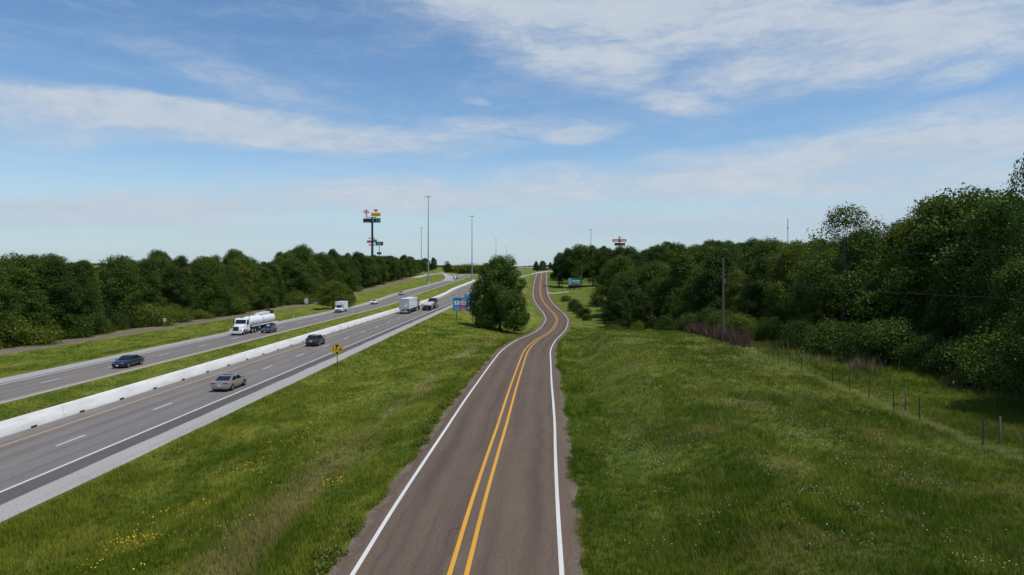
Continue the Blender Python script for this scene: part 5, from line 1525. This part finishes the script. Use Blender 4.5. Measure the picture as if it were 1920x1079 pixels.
def plate(px, d, py, w_, h_, label, shield=False):
    x = (px - 960) * d / F; z = tz(x, d)
    e = empty('road_sign', (x, d, z), R(2)); tag(e, label, 'road sign')
    zc = H - (py - YH) * d / F - z
    post('post', 0, .05, zc, .04, M['grey_metal'], e)
    if shield:
        box_part('direction_plate', M['sign_white'], e, [(0, 0, zc + .62, w_, .02, .42)], .01)
        box_part('lettering', M['ink'], e, [(0, -.014, zc + .62, w_ * .7, .006, .14)], 0)
        bm = bmesh.new(); a = w_ / 2
        prism(bm, [(-a, zc + .36), (-a * .5, zc + .40), (0, zc + .34), (a * .5, zc + .40), (a, zc + .36), (a * 1.06, zc - .1), (a * .75, zc - .5), (0, zc - .72), (-a * .75, zc - .5), (-a * 1.06, zc - .1)], 'y', -.01, .01)
        o = finish(bm, 'shield_plate', M['sign_white'], e)
        bm = bmesh.new(); a *= .66
        prism(bm, [(-a, zc + .18), (a, zc + .18), (a * .9, zc - .25), (0, zc - .5), (-a * .9, zc - .25)], 'y', -.022, -.012); finish(bm, 'shield_field', M['alu'], o)
    else:
        box_part('sign_plate', M['sign_white'], e, [(0, 0, zc, w_, .02, h_)], .01)
        box_part('lettering', M['ink'], e, [(0, -.014, zc + h_ * .2, w_ * .6, .006, h_ * .10), (0, -.014, zc - h_ * .12, w_ * .5, .006, h_ * .16)], 0)
plate(308.5, 140, 600.2, .55, .62, 'little white rectangular sign at the foot of the left wood')
plate(574.3, 198, 565.5, .95, 1.2, 'grey white shield shaped route sign on the grass right of the tanker', True)
marker(775, 470, 1.4, 'white post beside the upper left service road under the lamp masts')
marker(868.5, 470, 1.6, 'small pale post on the gore left of the big lone tree')

# ------------------------------------------------------------------ distant overpass rail and radio mast
d9 = 900; x0_, x1_ = (970 - 960) * d9 / F, (1036 - 960) * d9 / F; zt9 = H - (501.2 - YH) * d9 / F
e = empty('overpass', ((x0_ + x1_) / 2, d9, 0)); tag(e, 'distant overpass with a long pale rail on the horizon above the hilltop road', 'overpass')
box_part('deck', M['concrete'], e, [(0, 0, zt9 - .55, (x1_ - x0_), 9, 1.1)], .03)
box_part('railing', M['white'], e, [(0, -4.5, zt9 + .28, (x1_ - x0_), .2, .3)], 0)
for t in (-.35, 0, .35): box_part('pier', M['concrete'], e, [(t * (x1_ - x0_), 0, zt9 / 2 - 1.2, 1.2, 6, zt9 + 0.0)], .02)
d10 = 900; x = (1477 - 960) * d10 / F; zb = tz(x, d10); h = H - (410 - YH) * d10 / F - zb
e = empty('radio_mast', (x, d10, zb)); tag(e, 'thin lattice radio mast rising above the right hand woods', 'radio mast')
bm = bmesh.new()
for k in range(3):
    a = 2 * math.pi * k / 3; cyl(bm, (.62 * math.cos(a), .62 * math.sin(a), 0), (.62 * math.cos(a), .62 * math.sin(a), h), .09, n=5)
zz = 0; i = 0
while zz < h - 1.6:
    for k in range(3):
        a = 2 * math.pi * (k + i) / 3; b_ = 2 * math.pi * (k + i + 1) / 3
        cyl(bm, (.62 * math.cos(a), .62 * math.sin(a), zz), (.62 * math.cos(b_), .62 * math.sin(b_), zz + 1.5), .05, n=4)
    zz += 1.5; i += 1
finish(bm, 'lattice', M['wire'], e)
box_part('antenna', M['grey_metal'], e, [(0, 0, h - 12.5, 2.6, .4, 1.4), (0, 0, h - 1, 2.0, .3, .5)], .05)
# ------------------------------------------------------------------ grass blades, flowers, brush
m = bpy.data.materials.new('grass_blades'); m.use_nodes = True
nt = m.node_tree; nt.nodes.clear()
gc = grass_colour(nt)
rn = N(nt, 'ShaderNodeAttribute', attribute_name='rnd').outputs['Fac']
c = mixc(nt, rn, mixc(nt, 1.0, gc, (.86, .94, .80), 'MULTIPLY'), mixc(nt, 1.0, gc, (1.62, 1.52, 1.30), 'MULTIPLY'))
df = N(nt, 'ShaderNodeBsdfDiffuse'); tr = N(nt, 'ShaderNodeBsdfTranslucent'); ms = N(nt, 'ShaderNodeMixShader'); ms.inputs[0].default_value = .3
o_ = N(nt, 'ShaderNodeOutputMaterial')
nt.links.new(c, df.inputs[0]); nt.links.new(c, tr.inputs[0]); nt.links.new(df.outputs[0], ms.inputs[1]); nt.links.new(tr.outputs[0], ms.inputs[2]); nt.links.new(ms.outputs[0], o_.inputs[0])
M['grass_blades'] = m

def scatter(n, y0, y1, seed):
    g = np.random.default_rng(seed)
    Y = np.exp(g.uniform(math.log(y0), math.log(y1), n)); X = g.uniform(-.80, .80, n) * Y
    return g, X, Y

def blades(name, X, Y, g, h0, h1, wid, nb, m, label, spread=.16, kind='stuff', tall=None):
    Z = TZ(X, Y)
    n = len(X); k = nb
    Xr, Yr, Zr = (np.repeat(q, k) for q in (X, Y, Z)); N_ = n * k
    rnd = np.clip(np.repeat(g.random(n), k) * .65 + g.random(N_) * .35, 0, 1)
    sc = np.repeat(.6 + .8 * g.random(n), k) if tall is None else np.repeat(tall, k)
    hgt = (h0 + (h1 - h0) * g.random(N_)) * sc
    a = g.uniform(0, 2 * np.pi, N_); r = spread * np.sqrt(g.random(N_)) * sc
    bx_ = Xr + r * np.cos(a); by_ = Yr + r * np.sin(a)
    a2 = a + g.normal(size=N_) * .9; lean = hgt * g.uniform(.15, .85, N_)
    w_ = wid * (.7 + .6 * g.random(N_)) * np.maximum(1, Yr / 55)
    p = np.stack([-np.sin(a2), np.cos(a2), np.zeros(N_)], 1) * w_[:, None]
    b0 = np.stack([bx_, by_, Zr - .03], 1)
    tip = np.stack([bx_ + np.cos(a2) * lean, by_ + np.sin(a2) * lean, Zr + hgt], 1)
    V = np.stack([b0 - p, b0 + p, tip], 1).reshape(-1, 3)
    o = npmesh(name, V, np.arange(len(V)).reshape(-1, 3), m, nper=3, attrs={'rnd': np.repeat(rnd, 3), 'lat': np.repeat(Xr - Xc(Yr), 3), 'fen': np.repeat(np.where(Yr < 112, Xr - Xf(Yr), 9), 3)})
    if label: tag(o, label, name.replace('_', ' '), kind=kind)
    return o

g, X, Y = scatter(270000, 20, 190, 3)
gap = road_gap(X, Y)
hn = vnoise(X / 3.1, Y / 3.6, 5) + .5
L = SH * Y - X
keep = (gap > .12) & ((np.abs(X - Xf(Y)) > .9 * g.random(len(X)) ** .4) | (Y > 112)) & (L < 75.6) & (X < Xf(Y) + 9) & (g.random(len(X)) < .35 + .9 * hn)
X, Y, hn = X[keep], Y[keep], hn[keep]
lat = X - Xc(Y)
tall = .55 + .75 * hn + .25 * g.random(len(X))
tall *= np.where(L[keep] > 36, .6, 1.0)
blades('grass', X, Y, g, .10, .30, .013, 6, M['grass_blades'], 'short green grass and weeds covering the road verges', tall=tall)
# ragged grass creeping over the pavement edges
g = np.random.default_rng(12)
n = 9000
Y = np.exp(g.uniform(math.log(21), math.log(130), n)); side = np.where(g.random(n) < .5, -1, 1)
cl_ = vnoise(Y / 1.6, side * 3.0, 8) + vnoise(Y / .5, side * 5.0, 9) * .6
X = Xc(Y) + side * (4.42 - np.clip(cl_, -.1, .6) * .55 + g.random(n) * .35)
k = g.random(n) < .35 + cl_
X, Y = X[k], Y[k]
blades('edge_grass', X, Y, g, .08, .24, .014, 6, M['grass_blades'], 'ragged grass creeping over the edges of the brown road')
# rough grass between fence and wood
g = np.random.default_rng(22)
Y = g.uniform(32, 118, 13000); X = Xf(Y) + 1.5 + 12.5 * g.random(13000) ** .8
blades('rough_grass', X, Y, g, .16, .46, .014, 6, M['grass_blades'], 'taller rough grass between the wire fence and the wood')
# pale dry grass
g = np.random.default_rng(23)
pts = []
for px, d, nn, s in ((1612, 63, 70, .4), (1640, 63, 16, .9), (1808, 54, 90, .5), (1560, 68, 10, 1.4), (1600, 66, 16, 1.6), (1470, 78, 14, 1.6), (1900, 48, 30, 1.2), (1520, 70, 30, 1.6)):
    x = (px - 960) * d / F; pts.append(np.stack([g.normal(x, s, nn), g.normal(d, s, nn)], 1))
pt = np.concatenate(pts)
blades('dry_grass', pt[:, 0], pt[:, 1], g, .6, 1.35, .013, 5, M['straw'], 'pale dry straw coloured grass standing in front of the right wood', spread=.2)
# brown dead brush by the utility pole
g = np.random.default_rng(24)
nn = 480
t = g.random(nn); pxs = 1285 + t * 115 + g.normal(0, 8, nn); ds = np.interp(pxs, [1265, 1356, 1480], [112, 92, 72]) + g.normal(0, 2.0, nn)
X = (pxs - 960) * ds / F; ok = X > Xf(ds) - .8
X, ds = X[ok], ds[ok]
blades('dead_brush', X, ds, g, .6, 1.9, .02, 6, M['dry_stem'], 'brown dead brush along the fence around the utility pole', spread=.35)

# flowers
def flowers(name, m, label, clusters, seed, size, hgt):
    g = np.random.default_rng(seed); C = []
    for px, py, n, sx_, sy_ in clusters:
        # ground point under the picture position: march along the ray
        u, v = (px - 960) / F, (py - YH) / F
        d = 20.0
        for _ in range(400):
            if H - v * d <= tz(u * d, d) + .15: break
            d += .5
        x = u * d
        C.append(np.stack([x + g.standard_t(2.5, n) * sx_ * 1.1, d + g.standard_t(2.5, n) * sy_ * 1.1], 1))
    C = np.concatenate(C); k = (road_gap(C[:, 0], C[:, 1]) > .3) & (C[:, 1] > 18) & (C[:, 1] < 240); C = C[k]
    n = len(C); z = TZ(C[:, 0], C[:, 1]) + hgt * (.5 + g.random(n))
    nrm = g.normal(size=(n, 3)) * .35 + np.array([0, -.35, 1]); nrm /= np.linalg.norm(nrm, axis=1)[:, None]
    a = np.cross(nrm, np.array([1.0, .2, 0])); a /= np.linalg.norm(a, axis=1)[:, None]; b_ = np.cross(nrm, a)
    s = size * (.6 + .8 * g.random(n)) * np.maximum(1, C[:, 1] / 90); c = np.stack([C[:, 0], C[:, 1], z], 1)
    V = []
    for k in range(6):
        t = 2 * math.pi * k / 6; V.append(c + (a * math.cos(t) + b_ * math.sin(t)) * s[:, None])
    V = np.stack(V, 1).reshape(-1, 3)
    o = npmesh(name, V, np.arange(len(V)).reshape(-1, 6), m, nper=6)
    tag(o, label, 'wildflowers', kind='stuff')
YF = [(720, 672, 90, 3.5, 14), (690, 690, 50, 2.5, 8), (800, 640, 40, 3.0, 14), (245, 1022, 46, .35, .35), (258, 1018, 26, .5, .4), (230, 1030, 14, .5, .4), (285, 1005, 14, .5, .7), (272, 985, 10, .4, .4), (345, 960, 22, .6, .6), (308, 965, 8, .5, .5), (370, 950, 8, .4, .4),
      (462, 882, 34, .6, .8), (448, 892, 14, .5, .5), (490, 866, 20, .5, .5), (535, 830, 40, .8, 1.2), (565, 812, 46, .8, 1.2), (600, 786, 40, .6, 1.2), (628, 780, 20, .6, 1.0), (520, 832, 20, .8, .8),
      (632, 903, 30, .35, .3), (612, 906, 14, .4, .3), (385, 930, 6, .3, .3), (165, 1065, 14, .5, .4), (255, 1076, 6, .1, .2), (415, 1055, 5, .2, .2), (650, 740, 30, 1.0, 1.5), (670, 742, 40, 1.0, 1.2),
      (700, 720, 30, 1.2, 2.0), (740, 690, 30, 1.5, 4), (770, 668, 30, 2, 5), (800, 660, 22, 2, 5), (830, 648, 20, 2, 5), (760, 636, 26, 1.2, 4), (785, 622, 18, 1.2, 4), (665, 695, 40, .8, 2.5), (690, 700, 12, 1, 2), (720, 660, 20, 1.2, 3), (820, 600, 30, 2.0, 7), (850, 592, 40, 2.0, 6), (870, 600, 20, 2, 6), (880, 640, 18, 3, 4), (930, 640, 10, 2, 3),
      (1306, 684, 26, .6, .9), (1318, 692, 20, .5, .7), (1290, 672, 20, 1.0, 1.0), (1115, 716, 10, .4, .6), (1150, 728, 16, .4, .6), (1145, 763, 14, .4, .5), (1127, 790, 12, .4, .3), (1240, 727, 14, .5, .5), (1085, 665, 20, 1, 2), (1060, 650, 20, 1, 3), (1100, 690, 12, 1, 2), (1215, 692, 8, .4, .6), (1085, 804, 8, .3, .3), (1215, 838, 6, .2, .3), (1275, 890, 5, .3, .2)]
WF = [(a, b, int(n * 1.7), s1 * 1.35, s2 * 1.35) for a, b, n, s1, s2 in [(1122, 725, 26, .5, .9), (1172, 822, 34, .6, .5), (1200, 812, 50, .8, .8), (1232, 850, 60, .8, .8), (1195, 850, 40, .9, .8), (1225, 870, 26, .3, .5), (1260, 843, 14, .4, .4), (1430, 762, 60, 1.2, 1.6), (1470, 775, 60, 1.2, 1.6), (1500, 800, 40, 1.0, 1.0), (1540, 830, 46, 1.0, .9), (1435, 878, 18, .5, .4), (1525, 925, 26, .5, .4), (1575, 1012, 10, .14, .14),
      (1560, 835, 30, .8, .7), (1640, 880, 30, .8, .6), (1700, 905, 26, .6, .5), (1240, 930, 20, .4, .3), (1335, 975, 14, .4, .3), (1230, 1035, 18, .4, .25), (1160, 770, 24, .7, .7), (1260, 630, 40, 2.5, 2.5), (1180, 632, 40, 2.5, 3), (1105, 640, 20, 1.0, 2.0), (1165, 790, 20, .6, .5), (1480, 850, 40, 1.2, 1.0), (1380, 742, 30, 1, 1), (1380, 800, 24, 1.0, .8), (1350, 690, 20, .8, 1),
      (670, 780, 40, 1.2, 2.2), (700, 752, 60, 1.4, 2.0), (720, 760, 30, .5, 1), (760, 722, 70, 1.4, 2.0), (805, 715, 50, 1.0, 1.4), (505, 912, 14, .3, .3), (450, 985, 12, .4, .3), (395, 993, 16, .4, .3), (440, 1000, 22, .4, .4), (340, 970, 8, .4, .4), (715, 700, 40, 1.4, 2.5), (880, 690, 30, 1.4, 2), (640, 800, 24, 1, 1.4), (1840, 1060, 20, .5, .25), (1790, 1000, 12, .5, .3), (1660, 960, 16, .6, .4)]]
flowers('yellow_wildflowers', M['petal_yellow'], 'scattered clusters of yellow wildflowers in the verge grass', YF, 61, .024, .22)
flowers('white_wildflowers', M['petal_white'], 'scattered small white wildflowers in the verge grass', WF, 62, .015, .22)

# leafy weeds at the left edge of the service road
g = np.random.default_rng(31)
pts = []
for px, py, n, s in ((812, 790, 10, .5), (835, 760, 10, .6), (800, 808, 14, .5), (790, 830, 8, .35), (856, 735, 6, .5), (845, 745, 8, .5), (630, 1045, 6, .25), (655, 1000, 3, .2), (600, 1070, 8, .3)):
    d = F * H / (py - YH); pts.append(np.stack([g.normal((px - 960) * d / F, s * .4, n), g.normal(d, s * 1.6, n)], 1))
pt = np.concatenate(pts)
lob = np.array([(x, y, tz(x, y) + .16, .26, .26, .17) for x, y in pt])
g2 = np.random.default_rng(77)
wy = np.exp(g2.uniform(math.log(22), math.log(100), 620)); wx = g2.uniform(-.78, .78, 620) * wy
ok = (road_gap(wx, wy) > .5) & (SH * wy - wx < 24) & (wx < Xf(wy) - .5) & (vnoise(wx / 6, wy / 8, 15) > -.05)
wx, wy = wx[ok], wy[ok]; wr_ = g2.uniform(.10, .38, len(wx))
lob = np.concatenate([lob, np.stack([wx, wy, TZ(wx, wy) + wr_ * .4, wr_ * 1.2, wr_ * 1.2, wr_ * .7], 1)])
cm = leaves('leafy_weeds', lob, 26000, .045, 41, gap=.3, up=.8, m=M['leaf_lime'], clump=.07, zmin=-99)
me_o = link(bpy.data.objects.new('leafy_weeds', cm)); tag(me_o, 'low leafy weed clumps in the verges and along the left edge of the brown road', 'weeds', kind='stuff')
